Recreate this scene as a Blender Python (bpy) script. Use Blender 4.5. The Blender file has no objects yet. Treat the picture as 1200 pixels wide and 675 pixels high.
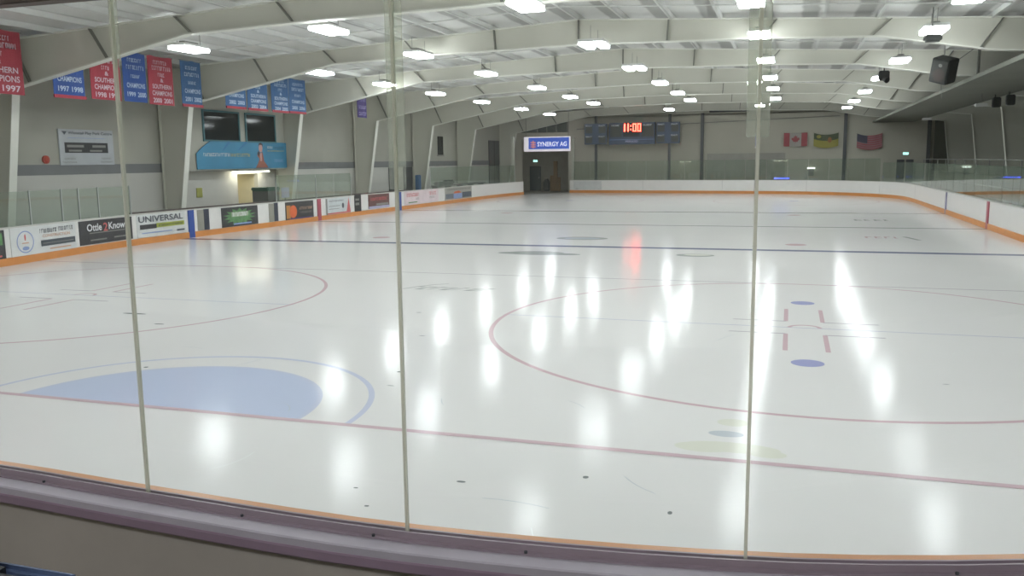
import bpy, bmesh, math, random
from mathutils import Vector, Matrix
random.seed(7)
SC = bpy.context.scene
COL = SC.collection
PI = math.pi

# ------------------------------------------------------------------ materials
def lin(h):
    if isinstance(h, str):
        c = [int(h[i:i+2], 16)/255 for i in (0, 2, 4)]
        return tuple(x/12.92 if x <= .04045 else ((x+.055)/1.055)**2.4 for x in c)
    return tuple(h)
MATS = {}
def mat(name, col, rough=.6, metal=0, noise=.06, scale=3.0, bump=0, emit=0, ecol=None, stretch=None, spec=.5):
    if name in MATS: return MATS[name]
    m = bpy.data.materials.new(name); m.use_nodes = True
    nt = m.node_tree; b = nt.nodes['Principled BSDF']
    c = lin(col)
    b.inputs['Roughness'].default_value = rough
    b.inputs['Metallic'].default_value = metal
    b.inputs['Specular IOR Level'].default_value = spec
    b.inputs['Base Color'].default_value = (*c, 1)
    if noise > 0:
        tc = nt.nodes.new('ShaderNodeTexCoord'); mp = nt.nodes.new('ShaderNodeMapping')
        if stretch: mp.inputs['Scale'].default_value = stretch
        n = nt.nodes.new('ShaderNodeTexNoise'); n.inputs['Scale'].default_value = scale
        n.inputs['Detail'].default_value = 5
        nt.links.new(tc.outputs['Object'], mp.inputs['Vector']); nt.links.new(mp.outputs[0], n.inputs['Vector'])
        r = nt.nodes.new('ShaderNodeMapRange'); r.inputs['From Min'].default_value = .3; r.inputs['From Max'].default_value = .7
        r.inputs['To Min'].default_value = 1-noise; r.inputs['To Max'].default_value = 1+noise
        nt.links.new(n.outputs['Fac'], r.inputs['Value'])
        mu = nt.nodes.new('ShaderNodeVectorMath'); mu.operation = 'SCALE'; mu.inputs[0].default_value = c
        nt.links.new(r.outputs[0], mu.inputs['Scale']); nt.links.new(mu.outputs[0], b.inputs['Base Color'])
        if bump:
            bp = nt.nodes.new('ShaderNodeBump'); bp.inputs['Strength'].default_value = bump; bp.inputs['Distance'].default_value = .01
            nt.links.new(n.outputs['Fac'], bp.inputs['Height']); nt.links.new(bp.outputs[0], b.inputs['Normal'])
    if emit:
        b.inputs['Emission Color'].default_value = (*lin(ecol or col), 1)
        b.inputs['Emission Strength'].default_value = emit
    MATS[name] = m
    return m

def glass_mat(name, tint, veil=0.0, veil_col='c8cec8', f0=.04, rough=.02):
    """clear sheet glass: lets light straight through, mirrors more at grazing angles (Schlick)"""
    m = bpy.data.materials.new(name); m.use_nodes = True
    nt = m.node_tree; nt.nodes.clear(); N = nt.nodes.new; L = nt.links.new
    out = N('ShaderNodeOutputMaterial'); tr = N('ShaderNodeBsdfTransparent'); gl = N('ShaderNodeBsdfGlossy')
    tr.inputs['Color'].default_value = (*lin(tint), 1); gl.inputs['Roughness'].default_value = rough
    gl.inputs['Color'].default_value = (.95, .98, .96, 1)
    g = N('ShaderNodeNewGeometry'); d = N('ShaderNodeVectorMath'); d.operation = 'DOT_PRODUCT'
    L(g.outputs['Incoming'], d.inputs[0]); L(g.outputs['Normal'], d.inputs[1])
    a = N('ShaderNodeMath'); a.operation = 'ABSOLUTE'; L(d.outputs['Value'], a.inputs[0])
    s = N('ShaderNodeMath'); s.operation = 'SUBTRACT'; s.inputs[0].default_value = 1; L(a.outputs[0], s.inputs[1])
    p = N('ShaderNodeMath'); p.operation = 'POWER'; L(s.outputs[0], p.inputs[0]); p.inputs[1].default_value = 5
    ma = N('ShaderNodeMath'); ma.operation = 'MULTIPLY_ADD'; L(p.outputs[0], ma.inputs[0]); ma.inputs[1].default_value = 1-f0; ma.inputs[2].default_value = f0
    mx = N('ShaderNodeMixShader'); L(ma.outputs[0], mx.inputs[0]); L(tr.outputs[0], mx.inputs[1]); L(gl.outputs[0], mx.inputs[2])
    last = mx
    if veil:
        df = N('ShaderNodeBsdfDiffuse'); df.inputs['Color'].default_value = (*lin(veil_col), 1)
        tl = N('ShaderNodeBsdfTranslucent'); tl.inputs['Color'].default_value = (*lin(veil_col), 1)
        h = N('ShaderNodeMixShader'); h.inputs[0].default_value = .5; L(df.outputs[0], h.inputs[1]); L(tl.outputs[0], h.inputs[2])
        m2 = N('ShaderNodeMixShader'); m2.inputs[0].default_value = veil; L(mx.outputs[0], m2.inputs[1]); L(h.outputs[0], m2.inputs[2]); last = m2
    L(last.outputs[0], out.inputs[0])
    return m

def ice_mat(name, col, dirt=.02):
    m = mat(name, col, rough=.16, noise=dirt, scale=.35)
    nt = m.node_tree; b = nt.nodes['Principled BSDF']
    b.inputs['IOR'].default_value = 1.31; b.inputs['Specular IOR Level'].default_value = .06
    tc = nt.nodes.new('ShaderNodeTexCoord')
    mp = nt.nodes.new('ShaderNodeMapping'); mp.inputs['Scale'].default_value = (1.6, 16, 1); mp.inputs['Rotation'].default_value = (0, 0, .12)
    nt.links.new(tc.outputs['Object'], mp.inputs['Vector'])
    n = nt.nodes.new('ShaderNodeTexNoise'); n.inputs['Scale'].default_value = 3.2; n.inputs['Detail'].default_value = 7
    n.inputs['Roughness'].default_value = .62
    nt.links.new(mp.outputs[0], n.inputs['Vector'])
    bp = nt.nodes.new('ShaderNodeBump'); bp.inputs['Strength'].default_value = ICE_BUMP; bp.inputs['Distance'].default_value = .01
    nt.links.new(n.outputs['Fac'], bp.inputs['Height']); nt.links.new(bp.outputs[0], b.inputs['Normal'])
    r = nt.nodes.new('ShaderNodeMapRange'); r.inputs['From Min'].default_value = .35; r.inputs['From Max'].default_value = .65
    r.inputs['To Min'].default_value = ICE_R0; r.inputs['To Max'].default_value = ICE_R1
    nt.links.new(n.outputs['Fac'], r.inputs['Value']); nt.links.new(r.outputs[0], b.inputs['Roughness'])
    return m
ICE_BUMP, ICE_R0, ICE_R1 = .055, .08, .13
LAMP_E, EXPO = 42.0, 0.0

# ------------------------------------------------------------------ mesh builder
class MB:
    def __init__(s): s.v = []; s.f = []; s.m = []; s.mats = []
    def mi(s, m):
        if m not in s.mats: s.mats.append(m)
        return s.mats.index(m)
    def add(s, vs, fs, m):
        k = len(s.v); i = s.mi(m)
        s.v += [tuple(p) for p in vs]; s.f += [tuple(a+k for a in f) for f in fs]; s.m += [i]*len(fs)
    def box(s, x0, x1, y0, y1, z0, z1, m, M=None):
        vs = [Vector((x, y, z)) for z in (z0, z1) for y in (y0, y1) for x in (x0, x1)]
        if M is not None: vs = [M @ v for v in vs]
        s.add(vs, [(0,2,3,1), (4,5,7,6), (0,1,5,4), (2,6,7,3), (0,4,6,2), (1,3,7,5)], m)
    def bevel_box(s, x0, x1, y0, y1, z0, z1, b, m, M=None):
        bm = bmesh.new(); bmesh.ops.create_cube(bm, size=1)
        for v in bm.verts: v.co = Vector(((x0+x1)/2+v.co.x*(x1-x0), (y0+y1)/2+v.co.y*(y1-y0), (z0+z1)/2+v.co.z*(z1-z0)))
        bmesh.ops.bevel(bm, geom=bm.edges[:], offset=b, segments=2, affect='EDGES')
        s.bm(bm, m, M)
    def bm(s, bm, m, M=None):
        bm.verts.index_update()
        s.add([(M @ v.co) if M is not None else v.co for v in bm.verts], [[v.index for v in f.verts] for f in bm.faces], m); bm.free()
    def tube(s, a, b, r, m, n=10, r2=None):
        a = Vector(a); b = Vector(b); d = (b-a).normalized(); r2 = r if r2 is None else r2
        u = d.orthogonal().normalized(); w = d.cross(u); vs = []
        for p, q in ((a, r), (b, r2)):
            for i in range(n): t = 2*PI*i/n; vs.append(p+u*q*math.cos(t)+w*q*math.sin(t))
        s.add(vs, [(i, (i+1) % n, n+(i+1) % n, n+i) for i in range(n)]+[tuple(range(n))[::-1], tuple(range(n, 2*n))], m)
    def prism(s, poly, d, m):
        """closed 3-D polygon extruded by vector d"""
        n = len(poly); P = [Vector(p) for p in poly]; d = Vector(d)
        s.add(P+[p+d for p in P], [tuple(range(n))[::-1], tuple(range(n, 2*n))]+[(i, (i+1) % n, n+(i+1) % n, n+i) for i in range(n)], m)
    def quad(s, O, R, U, x0, x1, y0, y1, m, t=0.0):
        """rectangle in the plane O + R*x + U*y, raised by t along the plane normal"""
        O = Vector(O); R = Vector(R); U = Vector(U); N = R.cross(U).normalized()
        s.add([O+R*x+U*y+N*t for x, y in ((x0, y0), (x1, y0), (x1, y1), (x0, y1))], [(0, 1, 2, 3)], m)
    def poly(s, O, R, U, pts, m, t=0.0):
        O = Vector(O); R = Vector(R); U = Vector(U); N = R.cross(U).normalized()
        s.add([O+R*x+U*y+N*t for x, y in pts], [tuple(range(len(pts)))], m)
    def ell(s, O, R, U, cx, cy, rx, ry, m, t=0.0, n=24, inner=None):
        o = [(cx+rx*math.cos(2*PI*i/n), cy+ry*math.sin(2*PI*i/n)) for i in range(n)]
        if inner is None: return s.poly(O, R, U, o, m, t)
        O = Vector(O); R = Vector(R); U = Vector(U); N = R.cross(U).normalized()
        q = [(cx+inner*rx*math.cos(2*PI*i/n), cy+inner*ry*math.sin(2*PI*i/n)) for i in range(n)]
        s.add([O+R*x+U*y+N*t for x, y in o+q], [(i, (i+1) % n, n+(i+1) % n, n+i) for i in range(n)], m)
    def text(s, body, O, R, U, x0, x1, y0, y1, m, t=0.0):
        """lettering fitted to the rectangle x0..x1, y0..y1 of the plane"""
        vs, fs, bb = glyphs(body)
        O = Vector(O); R = Vector(R); U = Vector(U); N = R.cross(U).normalized()
        sx = (x1-x0)/max(1e-6, bb[1]-bb[0]); sy = (y1-y0)/max(1e-6, bb[3]-bb[2])
        s.add([O+R*(x0+(x-bb[0])*sx)+U*(y0+(y-bb[2])*sy)+N*t for x, y in vs], fs, m)
    def mesh(s, name):
        me = bpy.data.meshes.new(name); me.from_pydata(s.v, [], s.f)
        for m in s.mats: me.materials.append(m)
        me.polygons.foreach_set('material_index', s.m); me.update()
        return me
    def obj(s, name, parent=None, loc=None, smooth=False):
        me = s.mesh(name)
        if smooth: me.polygons.foreach_set('use_smooth', [True]*len(me.polygons))
        o = bpy.data.objects.new(name, me); COL.objects.link(o)
        if loc: o.location = loc
        if parent: o.parent = parent
        return o
GL = {}
def glyphs(body):
    if body in GL: return GL[body]
    cu = bpy.data.curves.new('lettering', 'FONT'); cu.body = body; cu.resolution_u = 3; cu.offset = .02
    o = bpy.data.objects.new('lettering', cu); COL.objects.link(o)
    dg = bpy.context.evaluated_depsgraph_get(); dg.update()
    me = bpy.data.meshes.new_from_object(o.evaluated_get(dg))
    vs = [(v.co.x, v.co.y) for v in me.vertices]; fs = [tuple(p.vertices) for p in me.polygons]
    xs = [v[0] for v in vs]; ys = [v[1] for v in vs]
    GL[body] = (vs, fs, (min(xs), max(xs), min(ys), max(ys)))
    bpy.data.objects.remove(o); bpy.data.curves.remove(cu); bpy.data.meshes.remove(me)
    return GL[body]

def tag(o, label, cat, group=None, kind=None):
    o['label'] = label; o['category'] = cat
    if group: o['group'] = group
    if kind: o['kind'] = kind
    return o
def thing(name, loc, label, cat, group=None):
    o = bpy.data.objects.new(name, None); COL.objects.link(o); o.location = loc; o.empty_display_size = .2
    return tag(o, label, cat, group)
def struct(o, label=None):
    o['kind'] = 'structure'
    if label: o['label'] = label
    return o
def dup(root, loc, rot=None):
    c = root.copy(); COL.objects.link(c); c.location = loc
    if rot: c.rotation_euler = rot
    for ch in list(root.children):
        d = ch.copy(); COL.objects.link(d); d.parent = c
        for g in list(ch.children):
            e = g.copy(); COL.objects.link(e); e.parent = d
    return c
ORD = ['nearest', 'second nearest', 'third nearest', 'fourth nearest', 'fifth nearest', 'sixth nearest', 'seventh nearest', 'eighth nearest', 'ninth nearest']
X_, Y_, Z_ = Vector((1, 0, 0)), Vector((0, 1, 0)), Vector((0, 0, 1))

# ------------------------------------------------------------------ the line of the rink boards (ice side), clockwise
CTRL = [(-10.05,62.5),(-7.7,61.95),(-4.4,61.6),(-1.0,61.1),(2.67,60.5),(5.0,60.1),(6.9,59.45),(8.6,58.6),(10.1,57.35),(11.9,54.9),(12.75,52.6),(13.03,50),(13.05,44),(13.04,36),(13.04,28),(13.04,20),(13.04,12),(12.9,8.0),(12.2,4.8),(10.9,2.2),(9.2,.6),(7.37,-.16),(6.33,-.44),(4.99,-.57),(3.64,-.52),(2.56,-.45),(0,-.42),(-4,-.4),(-7.5,.4),(-10.2,2.6),(-11.8,6.0),(-12.35,9.5),(-12.62,12.8),(-13.1,16.1),(-13.35,18.6),(-13.42,21.5),(-13.4,26),(-13.42,31),(-13.35,36),(-13.25,42),(-13.25,48),(-13.2,53),(-12.95,56.4),(-12.65,58.5)]
def smooth_path(P, n=6):
    out = []
    for i in range(len(P)-1):
        a, b, c, d = P[max(i-1, 0)], P[i], P[i+1], P[min(i+2, len(P)-1)]
        l = math.dist(b, c)
        m0 = [(c[j]-a[j])*l/max(1e-6, math.dist(a, b)+l) for j in (0, 1)]
        m1 = [(d[j]-b[j])*l/max(1e-6, math.dist(c, d)+l) for j in (0, 1)]
        for k in range(n):
            t = k/n; h = (2*t**3-3*t*t+1, t**3-2*t*t+t, -2*t**3+3*t*t, t**3-t*t)
            out.append(tuple(h[0]*b[j]+h[1]*m0[j]+h[2]*c[j]+h[3]*m1[j] for j in (0, 1)))
    return out+[P[-1]]
PTS = smooth_path(CTRL); SS = [0.0]
for i in range(1, len(PTS)): SS.append(SS[-1]+math.dist(PTS[i-1], PTS[i]))
STOT = SS[-1]
def at_s(s):
    """point, tangent and outward normal at arc length s"""
    s = min(max(s, 0), STOT); i = 0
    lo, hi = 0, len(SS)-1
    while hi-lo > 1:
        md = (lo+hi)//2
        if SS[md] <= s: lo = md
        else: hi = md
    a, b = Vector(PTS[lo]), Vector(PTS[hi]); t = (s-SS[lo])/max(1e-9, SS[hi]-SS[lo])
    p = a.lerp(b, t)
    def tg(k):
        k0, k1 = max(k-1, 0), min(k+1, len(PTS)-1); return (Vector(PTS[k1])-Vector(PTS[k0])).normalized()
    d = tg(lo).lerp(tg(hi), t).normalized()
    return p, d, Vector((-d.y, d.x))
def sweep(mb, prof, s0, s1, m, step=.5):
    """cross-section prof [(n, z)] (n = distance outward from the ice) carried along the boards"""
    k = max(1, int(round((s1-s0)/step))); n = len(prof); vs = []
    for i in range(k+1):
        p, d, o = at_s(s0+(s1-s0)*i/k)
        vs += [(p.x+o.x*a, p.y+o.y*a, z) for a, z in prof]
    fs = []
    for i in range(k):
        for j in range(n):
            a = i*n+j; b = i*n+(j+1) % n; fs.append((a, b, b+n, a+n))
    fs += [tuple(range(n)), tuple(range(k*n, k*n+n))[::-1]]
    mb.add(vs, fs, m)

# ------------------------------------------------------------------ palette
M_ICE = ice_mat('ice', 'e9e7e5')
def tint(n, c): return ice_mat('ice_'+n, c, .01)
I_RED, I_BLUE, I_CREASE, I_THIN = tint('red', 'd3bac0'), tint('blue', '7c8099'), tint('crease', 'c6cfe6'), tint('thin', 'b9b4ba')
I_ARC, I_DOT, I_LRED, I_GREY = tint('arc', 'cbd0e3'), tint('dot', 'a6a9d2'), tint('lred', 'd2b6bb'), tint('grey', 'a9aeac')
I_YEL, I_DARK, I_SPECK, I_BGREY = tint('yellow', 'e2e2d5'), tint('dark', 'b2b5b2'), tint('speck', '858b89'), tint('bluegrey', 'c4cad0')
I_FLINE = tint('fline', 'bdbfd4')
W_BOARD = mat('board_white', 'e4e2df', .35, noise=.03)
ORANGE = mat('kick_orange', 'd28c4c', .4, noise=.06)
ORANGE_CAP = mat('cap_orange', 'd99a6a', .35, noise=.05)
WALL_UP = mat('wall_upper', 'abaa9f', .7, noise=.05, scale=.8)
WALL_LOW = mat('wall_lower', 'c6c5bf', .7, noise=.05, scale=.8)
STRIPE = mat('wall_stripe', '77797b', .6)
WALL_FAR = mat('wall_far', 'b8b4a7', .75, noise=.06, scale=.5)
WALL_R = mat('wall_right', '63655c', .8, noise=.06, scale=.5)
CONC = mat('concrete', '8a8880', .8, noise=.12, scale=1.5, bump=.2)
STEEL = mat('frame_steel', 'cfcec2', .5, noise=.03, scale=.7)
FLANGE = mat('flange_steel', 'e6e6dd', .45, noise=.02)  # paler than the web: light on the flange edges is put into the colour
STIFF = mat('stiffener_steel', '7c7c74', .5)  # darker than the frame: shadow on the plates is put into the colour
PURLIN = mat('purlin', 'dddedb', .4, noise=.04)
ALU = mat('aluminium', 'b9bcbb', .35, .6, noise=.03)
BLACK = mat('black', '25272a', .5, noise=.1)
DGREY = mat('dark_grey', '4a4c50', .5, noise=.08)
GREY = mat('grey', '8b8b86', .6)
WHITE = mat('white', 'e4e4e2', .5, noise=.02)
DARKPANE = mat('dark_pane', '23282a', .06, noise=.1, spec=.12)
TEAL = mat('teal', '3a86ab', .5, noise=.14, scale=1.2, stretch=(1, 1, .3))
B_RED = mat('banner_red', 'a83a49', .7, noise=.07)
B_BLUE = mat('banner_blue', '2c529a', .7, noise=.07)
B_BLUE2 = mat('banner_steel_blue', '3a6493', .7, noise=.07)
B_TXT = mat('banner_letters', 'dcc8d4', .6, noise=.05)
B_TXTB = mat('banner_letters_blue', 'c3d3ea', .6, noise=.05)
PURPLE = mat('sill_purple', '8d7887', .55, noise=.06, scale=5)
LILAC = mat('sill_lilac', 'aca5ad', .5, noise=.05, scale=6)
CHANNEL = mat('channel', '9a8b93', .4, .0, noise=.05)
GLASS_NEAR = glass_mat('near_glass', 'fafcfa')
GLASS_FAR = glass_mat('rink_glass', 'f0f5f1', veil=.04, veil_col='b8c8be')
STRIP_CLEAR = glass_mat('clear_strip', 'f4f5f0', veil=.14, veil_col='f4f6f0')
EDGE = glass_mat('glass_edge', 'dcdcd2', veil=.55, veil_col='eeeee2', rough=.2)
LAMP = mat('lamp_lit', 'ffffff', .4, noise=0, emit=LAMP_E, ecol='f6faff')
SIGN_LIT = mat('sign_white_lit', 'f4ecf4', .4, noise=0, emit=.5, ecol='f2eaf6')
SIGN_BLUE = mat('sign_blue_lit', '3a55b0', .4, noise=0, emit=.75, ecol='3a58b4')

# ceiling: pale liner with sag shadows painted in as darker bands along the hall
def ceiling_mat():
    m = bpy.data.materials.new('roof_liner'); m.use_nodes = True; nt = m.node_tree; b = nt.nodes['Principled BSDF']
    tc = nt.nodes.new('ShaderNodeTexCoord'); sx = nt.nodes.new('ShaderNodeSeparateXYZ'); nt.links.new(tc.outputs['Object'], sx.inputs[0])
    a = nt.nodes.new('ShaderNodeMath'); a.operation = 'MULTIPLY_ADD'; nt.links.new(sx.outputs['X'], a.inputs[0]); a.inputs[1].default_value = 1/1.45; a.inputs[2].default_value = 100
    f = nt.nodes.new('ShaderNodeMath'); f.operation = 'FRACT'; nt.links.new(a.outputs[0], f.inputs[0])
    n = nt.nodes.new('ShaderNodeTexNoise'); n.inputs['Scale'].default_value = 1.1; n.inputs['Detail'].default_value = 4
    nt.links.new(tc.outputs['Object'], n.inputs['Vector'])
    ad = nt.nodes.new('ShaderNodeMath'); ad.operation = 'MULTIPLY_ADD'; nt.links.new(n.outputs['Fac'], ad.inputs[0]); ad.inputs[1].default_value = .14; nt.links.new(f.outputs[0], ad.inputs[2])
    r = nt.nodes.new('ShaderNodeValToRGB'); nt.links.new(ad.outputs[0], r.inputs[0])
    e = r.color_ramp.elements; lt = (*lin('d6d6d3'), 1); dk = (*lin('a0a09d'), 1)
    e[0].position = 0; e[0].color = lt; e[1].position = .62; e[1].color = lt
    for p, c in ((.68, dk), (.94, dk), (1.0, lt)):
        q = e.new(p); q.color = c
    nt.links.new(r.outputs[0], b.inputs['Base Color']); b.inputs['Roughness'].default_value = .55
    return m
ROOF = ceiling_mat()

def faint(q, P, x0, x1, y0, y1, mt, t=.03):
    """a word too blurred to read: a row of letter-sized strokes"""
    g = random.Random(int(x0*1000)+int(y0*777)); h = y1-y0; x = x0; w = min(h*.55, (x1-x0)/4)
    while x < x1-w*.4:
        ww = w*g.uniform(.5, .95); lo = g.uniform(0, .08)*h
        k = g.random()
        q.quad(*P, x, min(x+ww*.35, x1), y0+lo, y1, mt, t)
        if k < .6: q.quad(*P, x, min(x+ww, x1), y1-h*.22, y1, mt, t)
        if k > .3: q.quad(*P, x, min(x+ww, x1), y0+lo, y0+h*.22+lo, mt, t)
        if k > .5: q.quad(*P, min(x+ww*.65, x1), min(x+ww, x1), y0+lo, y1-h*.1, mt, t)
        x += w*1.18
# ------------------------------------------------------------------ camera
cam = bpy.data.cameras.new('camera'); co = bpy.data.objects.new('camera', cam); COL.objects.link(co); SC.camera = co
yaw, pitch, roll = math.radians(17.913), math.radians(8.436), math.radians(-.6783)
fw = Vector((-math.sin(yaw)*math.cos(pitch), math.cos(yaw)*math.cos(pitch), -math.sin(pitch)))
r0 = Vector((math.cos(yaw), math.sin(yaw), 0)); u0 = r0.cross(fw)
rr = r0*math.cos(roll)+u0*math.sin(roll); uu = -r0*math.sin(roll)+u0*math.cos(roll)
R = Matrix((rr, uu, -fw)).transposed().to_4x4()
co.matrix_world = Matrix.Translation((6.4603, -3.7287, 2.5252)) @ R
cam.sensor_width = 36; cam.lens = 36*1003.735/1200; cam.clip_start = .05; cam.clip_end = 300

# ------------------------------------------------------------------ setting: floors, walls, roof
def roof_z(x): return 6.92-abs(x)*.0545
m = MB(); m.box(-17.4, 19.2, -9.2, 70.4, -.25, -.03, CONC); struct(m.obj('floor'), 'grey concrete floor around the rink')
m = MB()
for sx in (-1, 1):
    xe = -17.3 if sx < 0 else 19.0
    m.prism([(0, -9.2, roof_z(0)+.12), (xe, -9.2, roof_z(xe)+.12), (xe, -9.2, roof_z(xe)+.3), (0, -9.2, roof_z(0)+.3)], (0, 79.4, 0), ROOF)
struct(m.obj('ceiling'), 'low gabled metal roof with pale liner and painted shadow bands')
XW = -16.15
m = MB()
def wl(y0, y1, z0, z1, mt): m.box(XW-.2, XW, y0, y1, z0, z1, mt)
wl(-9, 28.0, -.03, 2.3, WALL_LOW); wl(29.5, 64, -.03, 2.3, WALL_LOW); wl(28.0, 29.5, 2.1, 2.3, WALL_LOW)
wl(-9, 64, 2.3, 6.08, WALL_UP)
struct(m.obj('wall_left'), 'left wall, pale below and taupe above')
m = MB(); m.box(XW-.01, XW+.02, -8.9, 63.9, 2.25, 2.58, STRIPE); struct(m.obj('trim_1'), 'dark grey stripe along the left wall')
# lit corridor seen through the doorway under the office
CREAM = mat('corridor_cream', 'd8d2ba', .6)
m = MB(); m.box(XW-2.6, XW-2.45, 27.8, 29.7, 0, 2.3, CREAM); m.box(XW-2.6, XW-.2, 27.8, 27.99, 0, 2.3, CREAM); m.box(XW-2.6, XW-.2, 29.51, 29.7, 0, 2.3, CREAM)
m.box(XW-2.6, XW-.2, 27.8, 29.7, 2.2, 2.3, CREAM); m.box(XW-2.6, XW-.2, 27.8, 29.7, -.12, -.03, CONC)
struct(m.obj('wall_corridor'), 'cream walls of the lit corridor')
# office that hangs out from the left wall
m = MB(); m.box(XW, -15.55, 23.75, 30.85, 2.28, 5.95, WALL_UP)
struct(m.obj('wall_office'), 'upstairs office front between two roof frames')
TEALF = mat('teal_frame', '3f6f78', .5)
for k, (y0, y1) in enumerate(((25.15, 27.4), (27.95, 30.05))):
    m = MB(); X = -15.55; z0, z1 = 3.5, 4.6
    m.box(X, X+.02, y0, y1, z0, z1, DARKPANE)
    o = struct(m.obj('window_%d' % (k+1)), 'dark office window with a teal frame')
    f = MB()
    for a in ((y0-.07, y1+.07, z1, z1+.07), (y0-.07, y1+.07, z0-.07, z0), (y0-.07, y0, z0, z1), (y1, y1+.07, z0, z1)): f.box(X-.005, X+.06, *a, TEALF)
    f.obj('window_frame', o)
# far wall with the opening for the ice machine
YF = 64.0
m = MB()
def wf(x0, x1, z0, z1): m.box(x0, x1, YF, YF+.25, z0, z1, WALL_FAR)
wf(-17.3, -14.45, -.03, 6.1); wf(-10.55, 19, -.03, 5.9); wf(-14.45, -10.55, 4.25, 4.75); wf(-14.45, -10.55, 6.1, 6.4)
m.prism([(-17.3, YF, 5.8), (19, YF, 5.8), (19, YF, 6.0), (0, YF, 7.02), (-17.3, YF, 6.05)], (0, .2, 0), WALL_FAR)
struct(m.obj('wall_far'), 'taupe far end wall')
m = MB(); m.box(-16.6, -9.5, 67.6, 67.8, -.03, 6.3, mat('wall_recess', '9b978b', .7)); m.box(-16.7, -16.5, 64.25, 67.8, -.03, 6.3, WALL_FAR); m.box(-9.6, -9.4, 64.25, 67.8, -.03, 6.3, WALL_FAR)
struct(m.obj('wall_recess'), 'back wall of the garage behind the opening')
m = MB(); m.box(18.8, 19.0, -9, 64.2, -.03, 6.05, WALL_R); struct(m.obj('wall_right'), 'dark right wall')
m = MB(); m.box(-17.2, 19, -9.2, -9, -.03, 7.1, WALL_FAR); struct(m.obj('wall_near'), 'wall behind the camera')
# window band above the opening
m = MB(); m.box(-14.4, -10.6, YF-.03, YF, 4.78, 6.08, mat('far_window_glass', '5a625e', .12, noise=.05))
o = struct(m.obj('window_3'), 'grey glazed band above the opening')
f = MB()
for x in (-14.42, -13.1, -12.3, -11.5, -10.62): f.box(x-.03, x+.03, YF-.08, YF-.03, 4.75, 6.1, GREY)
f.obj('window_frame', o)

# dark doors and openings in the walls
def wall_door(n, y0, y1, z0, z1, label, mt):
    d = MB(); d.bevel_box(XW, XW+.06, y0, y1, z0, z1, .012, mt); o = struct(d.obj('door_%d' % n), label)
    h = MB(); h.tube((XW+.1, y1-.12, 1.0), (XW+.1, y1-.12, 1.15), .015, ALU); h.obj('door_handle', o); return o
wall_door(1, 42.7, 43.45, -.03, 2.22, 'narrow dark door left of the clear joint strip', DGREY)
wall_door(2, 44.75, 46.0, -.03, 2.24, 'wide dark double door in the left wall', DGREY)
d = MB(); d.bevel_box(XW, XW+.05, 50.3, 51.2, 3.0, 4.22, .012, DARKPANE); o = struct(d.obj('window_4'), 'narrow dark window high on the left wall')
f = MB(); f.box(XW, XW+.08, 50.22, 51.28, 2.9, 3.0, GREY); f.obj('window_sill', o)
d = MB(); d.bevel_box(XW, XW+.06, 60.6, 63.1, -.03, 4.15, .012, DGREY); o = struct(d.obj('door_3'), 'tall dark door in the far left corner')
f = MB(); f.box(XW+.06, XW+.08, 61.8, 61.86, 0, 4.1, BLACK); f.obj('door_seam', o)
DOORBLUE = mat('door_navy', '39454f', .5)
d = MB(); d.bevel_box(-14.85, -13.85, 67.53, 67.6, -.03, 2.05, .012, DOORBLUE); o = struct(d.obj('door_4'), 'navy door at the back of the garage')
h = MB(); h.tube((-14.0, 67.48, 1.0), (-14.0, 67.48, 1.15), .02, ALU); h.obj('door_handle', o)
d = MB(); d.bevel_box(16.1, 18.1, YF-.07, YF, 1.5, 5.05, .015, mat('door_olive', '4f5148', .7)); struct(d.obj('door_5'), 'tall dark panel on the far right wall')
d = MB(); d.bevel_box(13.75, 14.25, YF-.06, YF, -.03, 2.3, .012, DGREY); d.bevel_box(14.35, 14.85, YF-.06, YF, -.03, 2.3, .012, DGREY); struct(d.obj('door_6'), 'dark double exit door in the far right corner')

# ------------------------------------------------------------------ ice and its painted markings (one sheet)
ice = MB()
ice.add([(x, y, 0) for x, y in PTS]+[(x, y, -.03) for x, y in PTS], [tuple(range(len(PTS)))[::-1]]+[(i, (i+1) % len(PTS), len(PTS)+(i+1) % len(PTS), len(PTS)+i) for i in range(len(PTS))], M_ICE)
def ribbon(pts, w, mt, z):
    vs = []; n = len(pts)
    for i in range(n):
        a = Vector(pts[max(i-1, 0)]); b = Vector(pts[min(i+1, n-1)]); d = (b-a).normalized(); o = Vector((-d.y, d.x))*w/2; p = Vector(pts[i])
        vs += [(p.x+o.x, p.y+o.y, z), (p.x-o.x, p.y-o.y, z)]
    ice.add(vs, [(2*i, 2*i+1, 2*i+3, 2*i+2) for i in range(n-1)], mt)
def arc(cx, cy, r, a0, a1, w, mt, z, n=96):
    ribbon([(cx+r*math.cos(math.radians(a0+(a1-a0)*i/n)), cy+r*math.sin(math.radians(a0+(a1-a0)*i/n))) for i in range(n+1)], w, mt, z)
def disc(cx, cy, rx, ry, mt, z, n=40): ice.add([(cx+rx*math.cos(2*PI*i/n), cy+ry*math.sin(2*PI*i/n), z) for i in range(n)], [tuple(range(n))], mt)
def across(y, w, mt, z):
    xs = [x for x, yy in PTS if abs(yy-y) < 1.2]; ice.add([(min(xs)+.02, y-w/2, z), (max(xs)-.02, y-w/2, z), (max(xs)-.02, y+w/2, z), (min(xs)+.02, y+w/2, z)], [(0, 1, 2, 3)], mt)
GLY = 3.44
# goal crease
cx, r6, r8 = .09, 1.775, 2.33
ice.add([(cx+r6*math.cos(PI*i/48), GLY+r6*math.sin(PI*i/48), .001) for i in range(49)], [tuple(range(49))], I_CREASE)
arc(cx, GLY, r6, 0, 180, .05, I_ARC, .002); arc(cx, GLY, r8, 0, 180, .065, I_ARC, .002)
across(GLY, .085, I_RED, .003)
across(14.28, .06, I_THIN, .001)
across(20.9, .42, I_BLUE, .001); across(38.02, .3, I_BLUE, .001); across(29.46, .3, I_GREY, .001)
across(57.6, .06, I_THIN, .001)

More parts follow.
